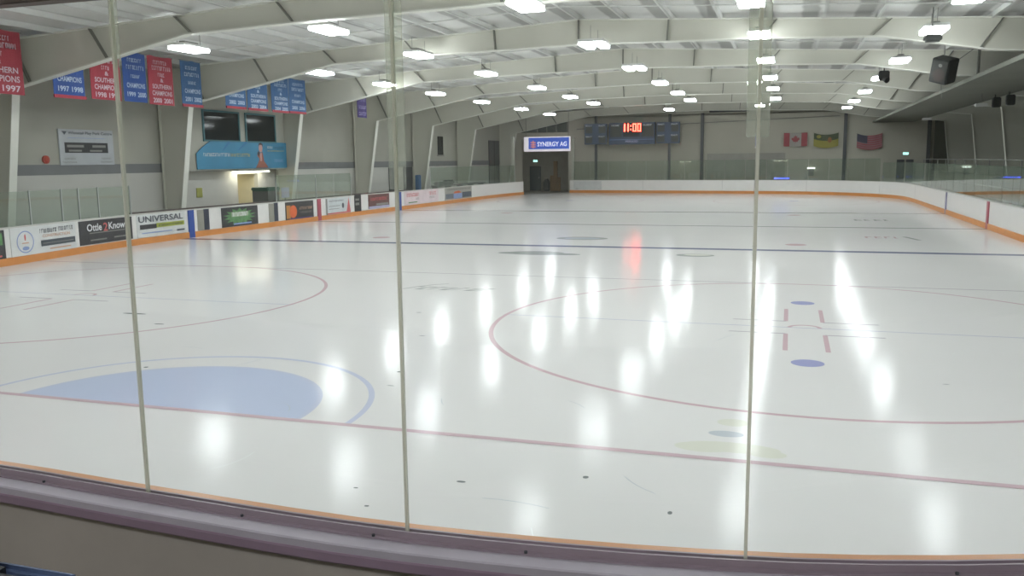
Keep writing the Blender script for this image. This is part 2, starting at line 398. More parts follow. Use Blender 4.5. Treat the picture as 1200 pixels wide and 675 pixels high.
for sx in (-1, 1):
    X0, Y0 = 6.75*sx, 9.59
    arc(X0, Y0, 4.695, 0, 360, .07, I_LRED, .002)
    ribbon([(X0-4.75, Y0), (X0+4.75, Y0)], .035, I_FLINE, .001)
    arc(X0, Y0, .22, 0, 180, .06, I_LRED, .002, 20)
    for sy in (-1, 1):
        if sx > 0: disc(X0, Y0+sy*2.33, .2, .2, I_DOT, .002)
        for tx in (-1, 1):
            x1 = X0+tx*.27; y1 = Y0+sy*.5
            ribbon([(x1, y1), (x1, y1+sy*1.15)], .065, I_LRED, .002); ribbon([(x1, y1), (x1+tx*.8, y1)], .05, I_THIN, .002)
# far end: goal line, crease, circles
for sx in (-1, 1): arc(6.75*sx, 49.3, 4.6, 0, 360, .05, I_LRED, .002); disc(6.75*sx, 49.3, .3, .3, I_DOT, .003)
for x, y in ((-6.7, 22.6), (6.7, 22.6), (-6.7, 36.3), (6.7, 36.3)): disc(x, y, .3, .3, I_LRED, .002)
# faded emblems and lettering under the ice
disc(-.15, 18.9, .8, .5, I_DARK, .001); disc(-.62, 18.8, .6, .28, I_GREY, .002); disc(.6, 18.75, .55, .22, I_GREY, .0015)
disc(.08, 23.5, .85, .55, I_DARK, .001); disc(.08, 23.5, .6, .36, I_BGREY, .002)
disc(4.15, 19.2, .5, .36, I_DARK, .001); disc(4.2, 19.3, .35, .2, I_YEL, .002)
faint(ice, ((-.98, 11.75, 0), Vector((1, .02, 0)), Vector((.5, 1, 0))), 0, 1.75, .1, .5, I_DARK, .001); ribbon([(-.72, 12.2), (-.5, 12.55), (-.25, 12.75)], .05, I_DARK, .001)
faint(ice, ((8.8, 25.1, 0), X_, Y_), 0, .95, .1, .7, I_LRED, .001); ice.poly((0, 0, 0), X_, Y_, [(9.9, 25.9), (10.05, 25.9), (10.35, 24.7), (10.2, 24.7)], I_DARK, .001)
faint(ice, ((9.0, 33.1, 0), X_, Y_), 0, 1.25, 0, .8, I_DARK, .001)
# worn logo in front of the goal line, lower right
disc(6.05, 3.78, .42, .14, I_YEL, .001); disc(5.8, 3.72, .24, .13, I_YEL, .0015); disc(6.36, 3.68, .16, .1, I_YEL, .0012)
disc(5.98, 4.15, .16, .09, I_BGREY, .002); disc(6.02, 4.52, .15, .12, I_YEL, .0015)
# chips and skate gouges
for x, y, a, b in ((2.02, 5.52, .035, .03), (2.2, 4.9, .045, .012), (4.05, 2.35, .04, .02), (4.98, 2.72, .025, .03), (5.72, 2.2, .018, .03), (3.3, 2.0, .02, .012), (5.42, 3.42, .04, .012), (-1.2, 4.9, .03, .03), (1.4, 7.6, .05, .015), (.55, 9.4, .05, .02), (6.1, 1.35, .03, .01), (4.3, 1.1, .02, .012), (3.55, 1.7, .02, .015), (8.2, 6.6, .04, .01), (-4.2, 8.1, .25, .05), (-3.1, 7.4, .1, .03)): disc(x, y, a, b, I_SPECK, .0025, 10)
rnd = random.Random(3)
I_SCR = tint('scratch', 'f4f6f5')
for k in range(26):
    x = rnd.uniform(-3, 9); y = rnd.uniform(.8, 9); a = rnd.uniform(0, PI); l = rnd.uniform(.15, .6); c = rnd.uniform(-.6, .6)
    ribbon([(x+l*t*math.cos(a+c*t), y+l*t*math.sin(a+c*t)) for t in (0, .25, .5, .75, 1)], .008, I_SCR if k % 3 else I_BGREY, .0028)
struct(ice.obj('floor_ice'), 'white ice sheet with faded red and blue painted lines')

# ------------------------------------------------------------------ dasher boards
BOARD = [(0, .0), (0, .95), (.12, .95), (.12, 0)]
KICK = [(-.03, 0), (-.03, .19), (-.012, .2), (0, .2), (0, 0)]
CAP = [(-.02, .95), (-.02, .985), (.15, .985), (.15, .95)]
def boards(s0, s1, label, seams=()):
    p, d, n = at_s((s0+s1)/2); root = thing('dasher_boards', (p.x+n.x*.06, p.y+n.y*.06, 0), label, 'rink boards')
    off = root.location.copy()
    def part(name, prof, mt, a=s0, b=s1):
        q = MB(); sweep(q, prof, a, b, mt); o = q.obj(name, root); o.location = -off; return o
    part('board_panel', BOARD, W_BOARD); part('kick_plate', KICK, ORANGE); part('cap_rail', CAP, mat('cap_white', 'cdccc6', .4))
    for s in seams:
        q = MB(); sweep(q, [(-.003, .2), (-.003, .95), (.0, .95), (.0, .2)], s, s+.02, mat('seam', 'b0b0ac', .5)); o = q.obj('panel_seam', root); o.location = -off
    return root, off
def on_board(root, off, name, s0, s1, z0, z1, mt, n0=-.02, label=None):
    q = MB(); sweep(q, [(n0, z0), (n0, z1), (.0, z1), (.0, z0)], s0, s1, mt); o = q.obj(name, root); o.location = -off
    if label: o['label'] = label
    return o
def art(ad, s0, s1):
    """drawing plane of an advertisement: origin, right, up, width"""
    a, _, _ = at_s(s0); b, _, _ = at_s(s1); Rv = Vector((b.x-a.x, b.y-a.y, 0)); w = Rv.length
    return (Vector((a.x, a.y, 0)), Rv.normalized(), Z_, w)
BLUE_ST = mat('stripe_blue', '2f4f9e', .4); RED_ST = mat('stripe_red', 'a8505f', .4); NAVY = mat('navy', '2e3344', .5)
bF, oF = boards(0, 24.09, 'white end boards with orange kick plate below the scoreboard', [6, 12, 18])
a = on_board(bF, oF, 'advertisement', .35, 2.75, .25, .9, mat('ad_pale', 'cfd1d0', .4), label='pale faded advertisement panel')
q = MB(); P = art(a, .35, 2.75); faint(q, P[:3], .55, 1.15, .42, .66, GREY, .035); faint(q, P[:3], 1.2, 2.0, .42, .52, GREY, .035); q.quad(*P[:3], .2, 2.2, .3, .33, GREY, .035); o = q.obj('lettering', a)
bR, oR = boards(24.11, 71.24, 'plain white boards along the right side of the ice', [31, 57, 65])
on_board(bR, oR, 'line_stripe', 49.53, 49.83, 0, .95, RED_ST, -.034, 'red centre line stripe'); on_board(bR, oR, 'line_stripe', 41.1, 41.36, 0, .95, mat('stripe_grey', '8a8aa4', .4), -.034, 'faded blue line stripe')
on_board(bR, oR, 'line_stripe', 58.3, 58.6, 0, .95, BLUE_ST, -.034, 'blue line stripe')
bL, oL = boards(107.66, STOT, 'left side boards covered with advertisements and orange kick plate')
on_board(bL, oL, 'line_stripe', 119.42, 119.72, 0, .96, BLUE_ST, -.034, 'blue line stripe'); on_board(bL, oL, 'line_stripe', 128.06, 128.36, 0, .96, RED_ST, -.034, 'red centre line stripe')
on_board(bL, oL, 'line_stripe', 136.2, 136.5, 0, .96, BLUE_ST, -.034)
GATEG = mat('gate_taupe', '96948a', .5)
on_board(bL, oL, 'gate', 119.92, 120.27, .21, .94, GATEG, -.015, 'taupe gate leaf'); on_board(bL, oL, 'gate', 120.27, 120.56, .21, .96, NAVY, -.02, 'navy gate leaf')
on_board(bL, oL, 'gate', 124.3, 124.66, .21, .94, GATEG, -.015, 'taupe gate leaf'); on_board(bL, oL, 'gate', 124.66, 124.94, .21, .96, NAVY, -.02, 'navy gate leaf')
g = on_board(bL, oL, 'gate', 131.46, 132.1, .2, 1.0, BLACK, -.02, 'open dark gate with two pale bars')
q = MB(); P = art(g, 131.46, 132.1); q.quad(*P[:3], .05, .42, .72, .82, GREY, .03); q.quad(*P[:3], .05, .42, .5, .62, GREY, .03); q.obj('bar', g)
q = MB(); sweep(q, [(.16, .93), (.16, 1.03), (.3, 1.03), (.3, .93)], 116.9, 138, mat('rail_brown', '5b504d', .5)); o = q.obj('bench_rail', bL); o.location = -oL; o['label'] = 'dark brown rail along the bench side'
AD_W = mat('ad_white', 'dcdedd', .35); AD_D = mat('ad_dark', '3a3a3e', .4, noise=.12, scale=4); AD_LB = mat('ad_lime', 'a9b24f', .5); AD_R = mat('ad_red', 'c0505c', .5)
AD_G = mat('ad_green', '5d8a5a', .5, noise=.3, scale=6); AD_GL = mat('ad_glitter', 'a9b49c', .5, noise=.3, scale=12); AD_OR = mat('ad_orange', 'd9673a', .5, noise=.1); AD_BR = mat('ad_brown', '6b4a48', .5, noise=.15, scale=5)
TXT_D = mat('ink_grey', '5a5f66', .5); TXT_B = mat('ink_blue', '8fa3cf', .5); TXT_W = mat('ink_white', 'e2e4e6', .5); TXT_R = mat('ink_red', 'cf6a6a', .5); TXT_T = mat('ink_tan', 'cfa891', .5)
def ad(s0, s1, z0, z1, mt, label, draw):
    a = on_board(bL, oL, 'advertisement', s0, s1, z0, z1, mt, label=label)
    q = MB(); O, Rv, U, w = art(a, s0, s1); draw(q, (O, Rv, U), w, z0, z1-z0)
    if q.v: q.obj('lettering', a)
    return a
def d0(q, P, w, z, h): q.quad(*P, w*.55, w*.97, z+h*.5, z+h*.9, AD_G, .03); faint(q, P, w*.1, w*.5, z+h*.45, z+h*.8, TXT_W, .032); q.quad(*P, w*.1, w*.95, z+h*.1, z+h*.16, TXT_R, .03)
ad(108.6, 111.3, .17, .93, AD_D, 'dark advertisement with a green patch', d0)
def d1(q, P, w, z, h):
    q.ell(*P, w*.2, z+h*.48, w*.125, h*.4, TXT_B, .03, inner=.9); q.ell(*P, w*.2, z+h*.64, w*.012, h*.12, TXT_R, .03); q.quad(*P, w*.15, w*.25, z+h*.42, z+h*.46, TXT_T, .03); q.ell(*P, w*.2, z+h*.25, w*.05, h*.07, TXT_B, .03)
    faint(q, P, w*.42, w*.68, z+h*.72, z+h*.88, TXT_D, .03); faint(q, P, w*.72, w*.96, z+h*.74, z+h*.9, TXT_D, .03)
    q.text('CONSTRUCTION', *P, w*.46, w*.9, z+h*.56, z+h*.67, TXT_T, .03)
    q.quad(*P, w*.43, w*.98, z+h*.24, z+h*.46, mat('ad_slate', '4a5158', .5), .03); q.quad(*P, w*.46, w*.95, z+h*.33, z+h*.355, GREY, .034); q.quad(*P, w*.56, w*.9, z+h*.1, z+h*.15, TXT_T, .03)
ad(111.5, 114.05, .2, .94, AD_W, 'white advertisement with a ringed emblem and dark bar', d1)
def d2(q, P, w, z, h):
    q.text('Ottle', *P, w*.13, w*.4, z+h*.55, z+h*.86, TXT_W, .03); q.text('2', *P, w*.43, w*.51, z+h*.5, z+h*.86, TXT_R, .03); q.text('Know', *P, w*.53, w*.85, z+h*.55, z+h*.86, TXT_W, .03)
    q.quad(*P, w*.17, w*.84, z+h*.45, z+h*.49, GREY, .03); q.quad(*P, w*.18, w*.48, z+h*.14, z+h*.2, GREY, .03); q.quad(*P, w*.62, w*.95, z+h*.16, z+h*.22, GREY, .03)
ad(114.22, 116.62, .23, .93, AD_D, 'dark advertisement with white rounded lettering', d2)
def d3(q, P, w, z, h):
    q.text('UNIVERSAL', *P, w*.03, w*.95, z+h*.66, z+h*.94, TXT_D, .03); q.quad(*P, w*.05, w*.38, z+h*.36, z+h*.56, AD_D, .03); q.quad(*P, w*.38, w*.97, z+h*.38, z+h*.58, AD_LB, .03)
    q.quad(*P, w*.08, w*.7, z+h*.16, z+h*.2, TXT_B, .03); q.quad(*P, w*.8, w*.97, z+h*.12, z+h*.2, TXT_D, .03); faint(q, P, w*.42, w*.94, z+h*.42, z+h*.52, AD_D, .034)
ad(116.85, 119.25, .22, .94, AD_W, 'white advertisement with outlined capitals and lime bar', d3)
def d4(q, P, w, z, h):
    pts = []
    for i in range(28):
        a = 2*PI*i/28; r = .46 if i % 2 else .3; pts.append((w*.48+w*r*math.cos(a), z+h*.5+h*r*math.sin(a)))
    q.poly(*P, pts, AD_G, .028); q.quad(*P, w*.25, w*.72, z+h*.5, z+h*.74, AD_GL, .031); faint(q, P, w*.28, w*.7, z+h*.52, z+h*.72, TXT_W, .034); q.quad(*P, w*.3, w*.8, z+h*.08, z+h*.16, TXT_B, .03)
ad(121.28, 123.52, .21, .93, AD_D, 'dark advertisement with a pale green starburst', d4)
def d5(q, P, w, z, h):
    q.quad(*P, w*.02, w*.16, z+h*.08, z+h*.82, mat('ad_tan', 'b98245', .5), .03); q.ell(*P, w*.25, z+h*.45, w*.13, h*.36, AD_OR, .033); faint(q, P, w*.48, w*.95, z+h*.52, z+h*.68, TXT_T, .03); faint(q, P, w*.5, w*.92, z+h*.3, z+h*.42, GREY, .03); q.quad(*P, w*.1, w*.95, z+h*.02, z+h*.08, mat('ad_violet', '5a4d86', .5), .03)
ad(125.5, 127.72, .19, .93, AD_D, 'dark advertisement with an orange disc', d5)
def d6(q, P, w, z, h):
    q.quad(*P, w*.0, w*.05, z, z+h, GREY, .03); q.quad(*P, w*.05, w*.97, z+h*.02, z+h*.1, TXT_R, .03); q.poly(*P, [(w*.8, z+h*.1), (w*.97, z+h*.1), (w*.9, z+h*.97)], TXT_R, .031); q.ell(*P, w*.66, z+h*.5, w*.045, h*.17, TXT_D, .03)
    faint(q, P, w*.12, w*.7, z+h*.78, z+h*.88, TXT_D, .03); q.quad(*P, w*.1, w*.55, z+h*.5, z+h*.53, GREY, .03); q.quad(*P, w*.1, w*.5, z+h*.32, z+h*.35, GREY, .03)
ad(128.8, 131.1, .2, .93, mat('ad_ice', 'd0d6d8', .4), 'pale advertisement with a red wedge and red base line', d6)
def d7(q, P, w, z, h):
    q.quad(*P, 0, w, z, z+h*.16, mat('ad_lilac', 'b6b5d2', .5), .03); faint(q, P, w*.1, w*.9, z+h*.55, z+h*.78, TXT_R, .03); q.quad(*P, w*.35, w*.95, z+h*.2, z+h*.34, GREY, .03)
ad(132.85, 135.1, .25, .95, AD_BR, 'dark red brown advertisement with lilac base', d7)
def d8(q, P, w, z, h):
    faint(q, P, w*.06, w*.92, z+h*.58, z+h*.85, TXT_R, .03); faint(q, P, w*.3, w*.85, z+h*.32, z+h*.48, GREY, .03); q.quad(*P, w*.1, w*.35, z+h*.12, z+h*.2, AD_G, .03)
ad(136.9, 141.5, .22, .95, mat('ad_pink', 'e2d2d6', .4), 'white advertisement with red capitals', d8)
def d9(q, P, w, z, h):
    q.quad(*P, w*.02, w*.3, z+h*.1, z+h*.5, mat('ad_steel', '6a7480', .5), .03); q.quad(*P, w*.3, w*.62, z+h*.06, z+h*.48, TXT_B, .03); q.quad(*P, w*.62, w*.98, z+h*.1, z+h*.55, mat('ad_steel2', '4d5560', .5), .03)
    q.poly(*P, [(w*.3, z+h*.5), (w*.34, z+h*.66), (w*.5, z+h*.7), (w*.6, z+h*.52)], AD_OR, .033); faint(q, P, w*.08, w*.94, z+h*.78, z+h*.9, TXT_D, .03)
ad(142.5, 147.1, .22, .95, mat('ad_taupe', 'a5a39a', .4), 'taupe advertisement with a low skyline picture', d9)

# near boards right in front of the camera
s0, s1 = 71.26, 107.64
p, d, n = at_s(84.2); root = thing('dasher_boards', (p.x+n.x*.1, p.y+n.y*.1, 0), 'near end boards with purple sill in the foreground under the clear glass', 'rink boards'); off = root.location.copy()
def npart(name, prof, mt, lab=None, a=s0, b=s1, st=.3):
    q = MB(); sweep(q, prof, a, b, mt, st); o = q.obj(name, root); o.location = -off
    if lab: o['label'] = lab
    return o
npart('board_panel', [(0, 0), (0, .97), (.1, .97), (.1, 0)], W_BOARD)
npart('kick_plate', [(-.02, 0), (-.02, .2), (0, .2), (0, 0)], ORANGE)
npart('cap_rail', [(-.015, .965), (-.015, .992), (-.005, 1.0), (.055, 1.0), (.055, .965)], ORANGE_CAP, 'thin orange cap rail')
npart('glass_channel', [(.055, .96), (.055, 1.01), (.066, 1.01), (.066, .99), (.09, .99), (.09, 1.01), (.1, 1.01), (.1, .98), (.12, .978), (.122, .955)], CHANNEL, 'purplish metal channel holding the glass')
npart('sill', [(.118, .935), (.118, .972), (.198, .97), (.206, .965), (.208, .935)], LILAC, 'lilac grey top of the sill')
npart('sill_face', [(.1, .885), (.1, .935), (.209, .936), (.212, .928), (.212, .892), (.206, .885)], PURPLE, 'dull purple face of the sill')
npart('back_panel', [(.1, 0), (.1, .886), (.172, .886), (.172, 0)], mat('back_panel', 'a8a096', .75, noise=.08, scale=2), 'grey back of the boards')
for s in (86.5, 83.2, 80.4): q = MB(); sweep(q, [(.172, .02), (.172, .868), (.1745, .868), (.1745, .02)], s, s+.012, DGREY); o = q.obj('panel_seam', root); o.location = -off
for s in (82.1, 83.7, 84.35, 85.0, 86.2):
    pp, dd, nn = at_s(s); q = MB(); q.tube((pp.x+nn.x*.11, pp.y+nn.y*.11, .979), (pp.x+nn.x*.11, pp.y+nn.y*.11, .988), .007, DGREY); o = q.obj('bolt_head', root); o.location = -off

# clear sheets of glass in front of the camera
JOINTS = [88.25, 86.9, 85.56, 84.21, 82.86, 81.5, 80.15]
plab = ['beyond the left edge', 'left of the left joint', 'between the left and the middle joint', 'between the middle and the right joint', 'right of the right joint', 'beyond the right edge']
for i in range(1, len(JOINTS)-2):
    b, a = JOINTS[i]-.008, JOINTS[i+1]+.008
    q = MB(); sweep(q, [(.072, .99), (.072, 3.75), (.084, 3.75), (.084, .99)], a, b, GLASS_NEAR, 2)
    o = q.obj('glass_pane', root); o.location = -off; o['label'] = 'tall clear foreground glass pane '+plab[i]
for i, nm, zt, w in ((2, 'left', 2.95, .04), (3, 'middle', 2.42, .072), (4, 'right', 2.6, .08)):
    pp, dd, nn = at_s(JOINTS[i]); 
    rot = Matrix.Rotation(math.atan2(dd.y, dd.x), 4, 'Z')
    q = MB(); q.box(-.0055, .0055, -.009, .009, 0, 2.75, EDGE, rot); t = q.obj('joint_strip', root); t.location = Vector((pp.x+nn.x*.078, pp.y+nn.y*.078, 1.0))-off; t['label'] = 'pale seal closing the %s joint of the foreground glass' % nm
    q = MB(); q.bevel_box(-w/2, w/2, -.016, -.01, zt-1, 2.75, .002, STRIP_CLEAR, rot); o = q.obj('clear_cover', t); o['label'] = 'clear plastic cover strip'

# ------------------------------------------------------------------ glass above the boards
def pane_row(root, off, intervals, z1):
    mesh = {}
    for a, c in intervals:
        pa, _, _ = at_s(a); pb, _, _ = at_s(c); d = pb-pa; L = d.length; mid = (pa+pb)/2; n = Vector((-d.y, d.x)).normalized()
        key = round(L, 2)
        if key not in mesh:
            q = MB(); q.box(-L/2, L/2, -.006, .006, .985, z1, GLASS_FAR); mesh[key] = q.mesh('glass_pane')
        o = bpy.data.objects.new('glass_pane', mesh[key]); COL.objects.link(o); o.parent = root
        o.location = Vector((mid.x+n.x*.07, mid.y+n.y*.07, 0))-off; o.rotation_euler = (0, 0, math.atan2(d.y, d.x))
def splits(a, c, n): return [(a+(c-a)*i/n+.02, a+(c-a)*(i+1)/n-.02) for i in range(n)]
pane_row(bF, oF, splits(.3, 24, 16), 2.42)
pane_row(bR, oR, splits(24.2, 70.5, 31), 2.17)
pane_row(bL, oL, [(108.2, 109.57), (109.62, 110.98), (111.02, 112.4), (112.44, 113.67), (113.71, 114.39), (114.43, 115.25), (115.29, 116.7)], 1.88)
pane_row(bL, oL, splits(125.0, 131.3, 4), 2.05); pane_row(bL, oL, splits(140.6, 155.4, 10), 2.2)
q0 = MB(); q0.box(-.016, .016, -.018, .018, .985, 1.9, ALU); pm = q0.mesh('glass_post')
for s in (111.0, 112.42, 113.69, 114.41, 115.27, 116.73, 125.0, 128.15, 131.3, 140.6, 155.42):
    p, d, n = at_s(s); o = bpy.data.objects.new('glass_post', pm); COL.objects.link(o); o.parent = bL; o.location = Vector((p.x+n.x*.07, p.y+n.y*.07, 0))-oL; o.rotation_euler = (0, 0, math.atan2(d.y, d.x))
# tall pale posts at both sides of the opening
for s, w in ((155.75, 'left'), (.12, 'right')):
    p, d, n = at_s(s); t = thing('opening_post', (p.x+n.x*.36, p.y+n.y*.36, -.03), 'tall pale post at the %s side of the opening' % w, 'post', 'posts beside the opening')
    q = MB(); q.bevel_box(-.11, .11, -.11, .11, 0, 4.35, .02, mat('post_pale', 'b3b3a8', .5)); q.obj('post', t)
    q = MB(); q.bevel_box(-.18, .18, -.18, .18, 0, .03, .005, DGREY); q.obj('base_plate', t)

# ------------------------------------------------------------------ steel portal frames
BOT = [(-15.5, 0), (-14.7, 4.76), (-11.6, 5.36), (-8.7, 5.93), (-5, 6.05), (0, 6.14), (5, 6.05), (8.7, 5.93), (11.6, 5.42), (14.7, 5.16), (16.6, 4.97), (17.3, 0)]
def topz(x): return 6.86-abs(x)*.0535
FY = [15.8, 23.4, 31.0, 38.6, 46.2, 53.8, 63.3]
def make_frame(y, label):
    t = thing('steel_frame', (0, y, -.03), label, 'roof frame', 'steel frames across the hall')
    for sx in (-1, 1):
        q = MB(); xo, xi, xt = (16.05, 15.5, 14.7) if sx < 0 else (18.6, 17.3, 16.6); zt = 4.79 if sx < 0 else 5.0
        P = [(sx*xo, 0), (sx*xi, 0), (sx*xt, zt), (sx*xt, topz(xt)+.03), (sx*xo, topz(xo)+.03)]
        q.prism([(x, -.01, z) for x, z in P], (0, .02, 0), STEEL)
        q.prism([(sx*xi, -.13, 0), (sx*(xi-.03), -.13, 0), (sx*(xt-.03), -.13, zt), (sx*xt, -.13, zt)], (0, .26, 0), FLANGE)
        q.prism([(sx*xo, -.13, 0), (sx*(xo+.03), -.13, 0), (sx*(xo+.03), -.13, topz(xo)), (sx*xo, -.13, topz(xo))], (0, .26, 0), STEEL)
        q.bevel_box(min(sx*(xi-.1), sx*(xo+.05)), max(sx*(xi-.1), sx*(xo+.05)), -.16, .16, 0, .03, .005, DGREY)
        q.obj('column', t)
    q = MB(); B = [(x, z+.03) for x, z in BOT[1:-1]]; T = [(16.6, topz(16.6)+.03), (0, topz(0)+.03), (-14.7, topz(14.7)+.03)]
    q.prism([(x, -.01, z) for x, z in B+T], (0, .02, 0), STEEL)
    q.obj('rafter', t)
    q = MB()
    for (x0, z0), (x1, z1) in zip(B, B[1:]): q.prism([(x0, -.13, z0), (x1, -.13, z1), (x1, -.13, z1-.035), (x0, -.13, z0-.035)], (0, .26, 0), FLANGE)
    for (x0, z0), (x1, z1) in zip(T, T[1:]): q.prism([(x0, -.13, z0), (x1, -.13, z1), (x1, -.13, z1+.03), (x0, -.13, z0+.03)], (0, .26, 0), FLANGE)
    q.obj('flange', t)
    def zb(x):
        for (x0, z0), (x1, z1) in zip(B, B[1:]):
            if x0 <= x <= x1: return z0+(z1-z0)*(x-x0)/(x1-x0)
    for x in (-14.3, -11.5, -8.7, -5.6, -2.8, 0, 2.8, 5.6, 8.7, 11.5, 14.3):
        lean = .35*(-1 if x < 0 else 1) if abs(x) > 4 else .0
        xb = x*.985; q = MB(); q.prism([(xb-.02, -.11, zb(xb)), (xb+.02, -.11, zb(xb)), (x+lean+.02, -.11, topz(x+lean)+.03), (x+lean-.02, -.11, topz(x+lean)+.03)], (0, .22, 0), STIFF); q.obj('stiffener', t)
    return t
fr = make_frame(FY[0], 'grey steel roof frame crossing the hall, nearest one in view')
FL = ['grey steel roof frame just in front of the upstairs office', 'grey steel roof frame just beyond the upstairs office', 'grey steel roof frame, fourth away from the camera', 'grey steel roof frame, third from the far end wall', 'grey steel roof frame, second from the far end wall', 'grey steel roof frame standing next to the far end wall']
for y, l in zip(FY[1:], FL): c = dup(fr, (0, y, -.03)); c['label'] = l
# purlins along the hall, bridging rods across the bays
q = MB(); q.box(-.03, .03, -9, 63.9, 0, .16, PURLIN); q.box(-.06, .03, -9, 63.9, 0, .012, PURLIN); pm = q.mesh('purlin')
for i in range(23):
    x = (i-11)*1.45; o = bpy.data.objects.new('purlin', pm); COL.objects.link(o); o.location = (x, 0, roof_z(x)-.05)
    tag(o, 'slender pale purlin running the length of the roof', 'purlin', 'purlins under the roof')
for k in range(len(FY)-1):
    for f in (.33, .67):
        y = FY[k]+(FY[k+1]-FY[k])*f; q = MB()
        for sx in (-1, 1): q.tube((0, y, roof_z(0)-.04), (sx*16.5, y, roof_z(16.5)-.04), .022, PURLIN, 8)
        tag(q.obj('bridging_rod'), 'thin pale rod crossing the roof bay under the purlins', 'rod', 'bridging rods between frames')
q = MB(); q.box(-17, -16.94, -9, 63.9, 5.86, 5.98, PURLIN); 
# ------------------------------------------------------------------ ceiling lights
def make_light(kind, label):
    t = thing('ceiling_light', (0, 0, 0), label, 'ceiling light', 'bay lights over the ice')
    q = MB()
    if kind == 1:
        q.bevel_box(-.3, .3, -.58, .58, .04, .12, .02, WHITE); q.bevel_box(-.1, .1, -.3, .3, .12, .2, .01, GREY); q.obj('housing', t)
        q = MB(); q.bevel_box(-.29, .29, -.55, .55, -.05, .04, .02, LAMP); q.obj('diffuser', t)
    else:
        q.bevel_box(-.4, .4, -.58, .58, .03, .12, .02, WHITE); q.obj('housing', t)
        for s in (-1, 1): q = MB(); q.bevel_box(s*.22-.14, s*.22+.14, -.55, .55, -.05, .04, .02, LAMP); q.obj('diffuser', t)
    q = MB()
    for s in (-.5, .5): q.tube((0, s, .1), (0, s, .5), .008, GREY, 6)
    q.obj('hanger', t)
    return t
L1 = make_light(1, ''); L2 = make_light(2, ''); used = {1: False, 2: False}
ROWS = [(-9.95, 5.78, 'leftmost row', [(17.4,), (24.6,), (29.9,), (35.4,), (42.0,), (49.4,), (56.2,)]),
        (-5.05, 5.93, 'row left of the middle', [(16.7,), (22.4,), (28.9,), (36.1,), (42.6,), (48.4,)]),
        (.8, 5.9, 'middle row', [(15.0,), (22.0, 2), (29.0, 2), (35.7,), (42.1,), (47.9,), (56.9,)]),
        (5.5, 6.0, 'row right of the middle', [(16.95,), (22.5,), (29.3,), (36.4,), (42.8,), (50.6,), (57.3,)]),
        (9.95, 5.8, 'rightmost row', [(16.9,), (21.9,), (29.4,), (36.4,), (44.2,), (52.0,), (58.8,)])]
for x, z, nm, ys in ROWS:
    for i, yk in enumerate(ys):
        kd = yk[1] if len(yk) > 1 else 1; b = L1 if kd == 1 else L2
        xx = x + (-2.4 if (nm == 'middle row' and i == 6) else 0) + (-1.1 if nm == 'row right of the middle' and i == 6 else 0)
        if not used[kd]: o = b; o.location = (xx, yk[0], z); used[kd] = True
        else: o = dup(b, (xx, yk[0], z))
        o['label'] = 'lit white ceiling light, %s of the %s%s' % (ORD[i], nm, ', split into two tubes' if kd == 2 else '')
for i, (x, y) in enumerate([(a, b) for b in (3.6, 10.2) for a in (-9.95, -5.05, .68, 5.5, 9.95)]):
    o = dup(L1, (x, y, 5.85 if abs(x) > 9 else 6.0)); o['label'] = 'lit white ceiling light over the near end of the ice'; o['group'] = 'bay lights over the near end'

for x in (1.2, 5.0, 8.8):
    o = dup(L1, (x, -5.2, 5.4)); o['label'] = 'lit white ceiling light over the stand, behind the camera'; o['group'] = 'lights over the stand'
# ------------------------------------------------------------------ pennants between the frames
def banner(y0, y1, z0, z1, mt, txt, lines, label, hem=None, X=-13.5, group='hanging pennants on the left'):
    t = thing('pennant', (X, (y0+y1)/2, z0), label, 'banner', group); w = y1-y0; h = z1-z0; q = MB(); n = 8; vs = []; fs = []
    sg = random.Random(int(y0*10)); ph = sg.uniform(0, 6)
    for i in range(n+1):
        for j in range(2):
            for s in (0, 1):
                vs.append((.02*math.sin(i*1.1+ph)+(.012 if s else 0), -w/2+w*i/n, h*j))
    for i in range(n):
        a = i*4; b = a+4; fs += [(a+1, b+1, b+3, a+3), (a, a+2, b+2, b), (a, b, b+1, a+1), (a+2, a+3, b+3, b+2)]
    fs += [(0, 1, 3, 2), (n*4, n*4+2, n*4+3, n*4+1)]
    q.add(vs, fs, mt); q.obj('cloth', t)
    q = MB(); q.tube((.01, -w/2-.03, h), (.01, w/2+.03, h), .018, GREY, 8); q.obj('top_rod', t)
    q = MB(); O = (.045, -w/2, 0)
    for (s, a, b, yy, hh) in lines:
        if s is None: faint(q, (Vector(O), Y_, Z_), a*w, b*w, yy*h, (yy+hh)*h, txt, 0)
        else: q.text(s, O, Y_, Z_, a*w, b*w, yy*h, (yy+hh)*h, txt)
    q.obj('lettering', t)
    if hem: q = MB(); q.box(.0, .04, -w/2, w/2, -.03, .06, hem); q.obj('hem', t)
    return t
RL = lambda a, b: [(None, .2, .75, .83, .08), (None, .14, .88, .71, .09), (None, .36, .62, .58, .08), ('&', .45, .57, .47, .08), ('SOUTHERN', .12, .88, .33, .095), ('CHAMPIONS', .1, .9, .19, .1), (a, .12, .46, .04, .1), (b, .55, .9, .04, .1)]
BL = lambda a, b: [(None, .2, .8, .8, .08), (None, .14, .86, .65, .09), (None, .3, .7, .48, .07), ('CHAMPIONS', .12, .88, .28, .1), (a, .12, .46, .1, .1), (b, .55, .9, .1, .1)]
banner(13.35, 14.98, 4.45, 6.12, B_RED, B_TXT, RL('1996', '1997'), 'red pennant with white lettering at the left edge of the picture')
banner(15.95, 17.12, 4.5, 6.05, B_BLUE, B_TXTB, BL('1997', '1998'), 'royal blue pennant, mostly hidden behind the nearest roof frame', B_RED)
banner(17.34, 18.6, 4.52, 6.05, B_RED, B_TXT, RL('1998', '1999'), 'red pennant half hidden behind the nearest roof frame')
banner(18.68, 19.74, 4.53, 6.06, B_BLUE, B_TXTB, BL('1999', '2000'), 'royal blue pennant touching a fully visible red one')
banner(19.82, 21.0, 4.5, 6.06, B_RED, B_TXT, RL('2000', '2001'), 'fully visible red pennant between two blue ones')
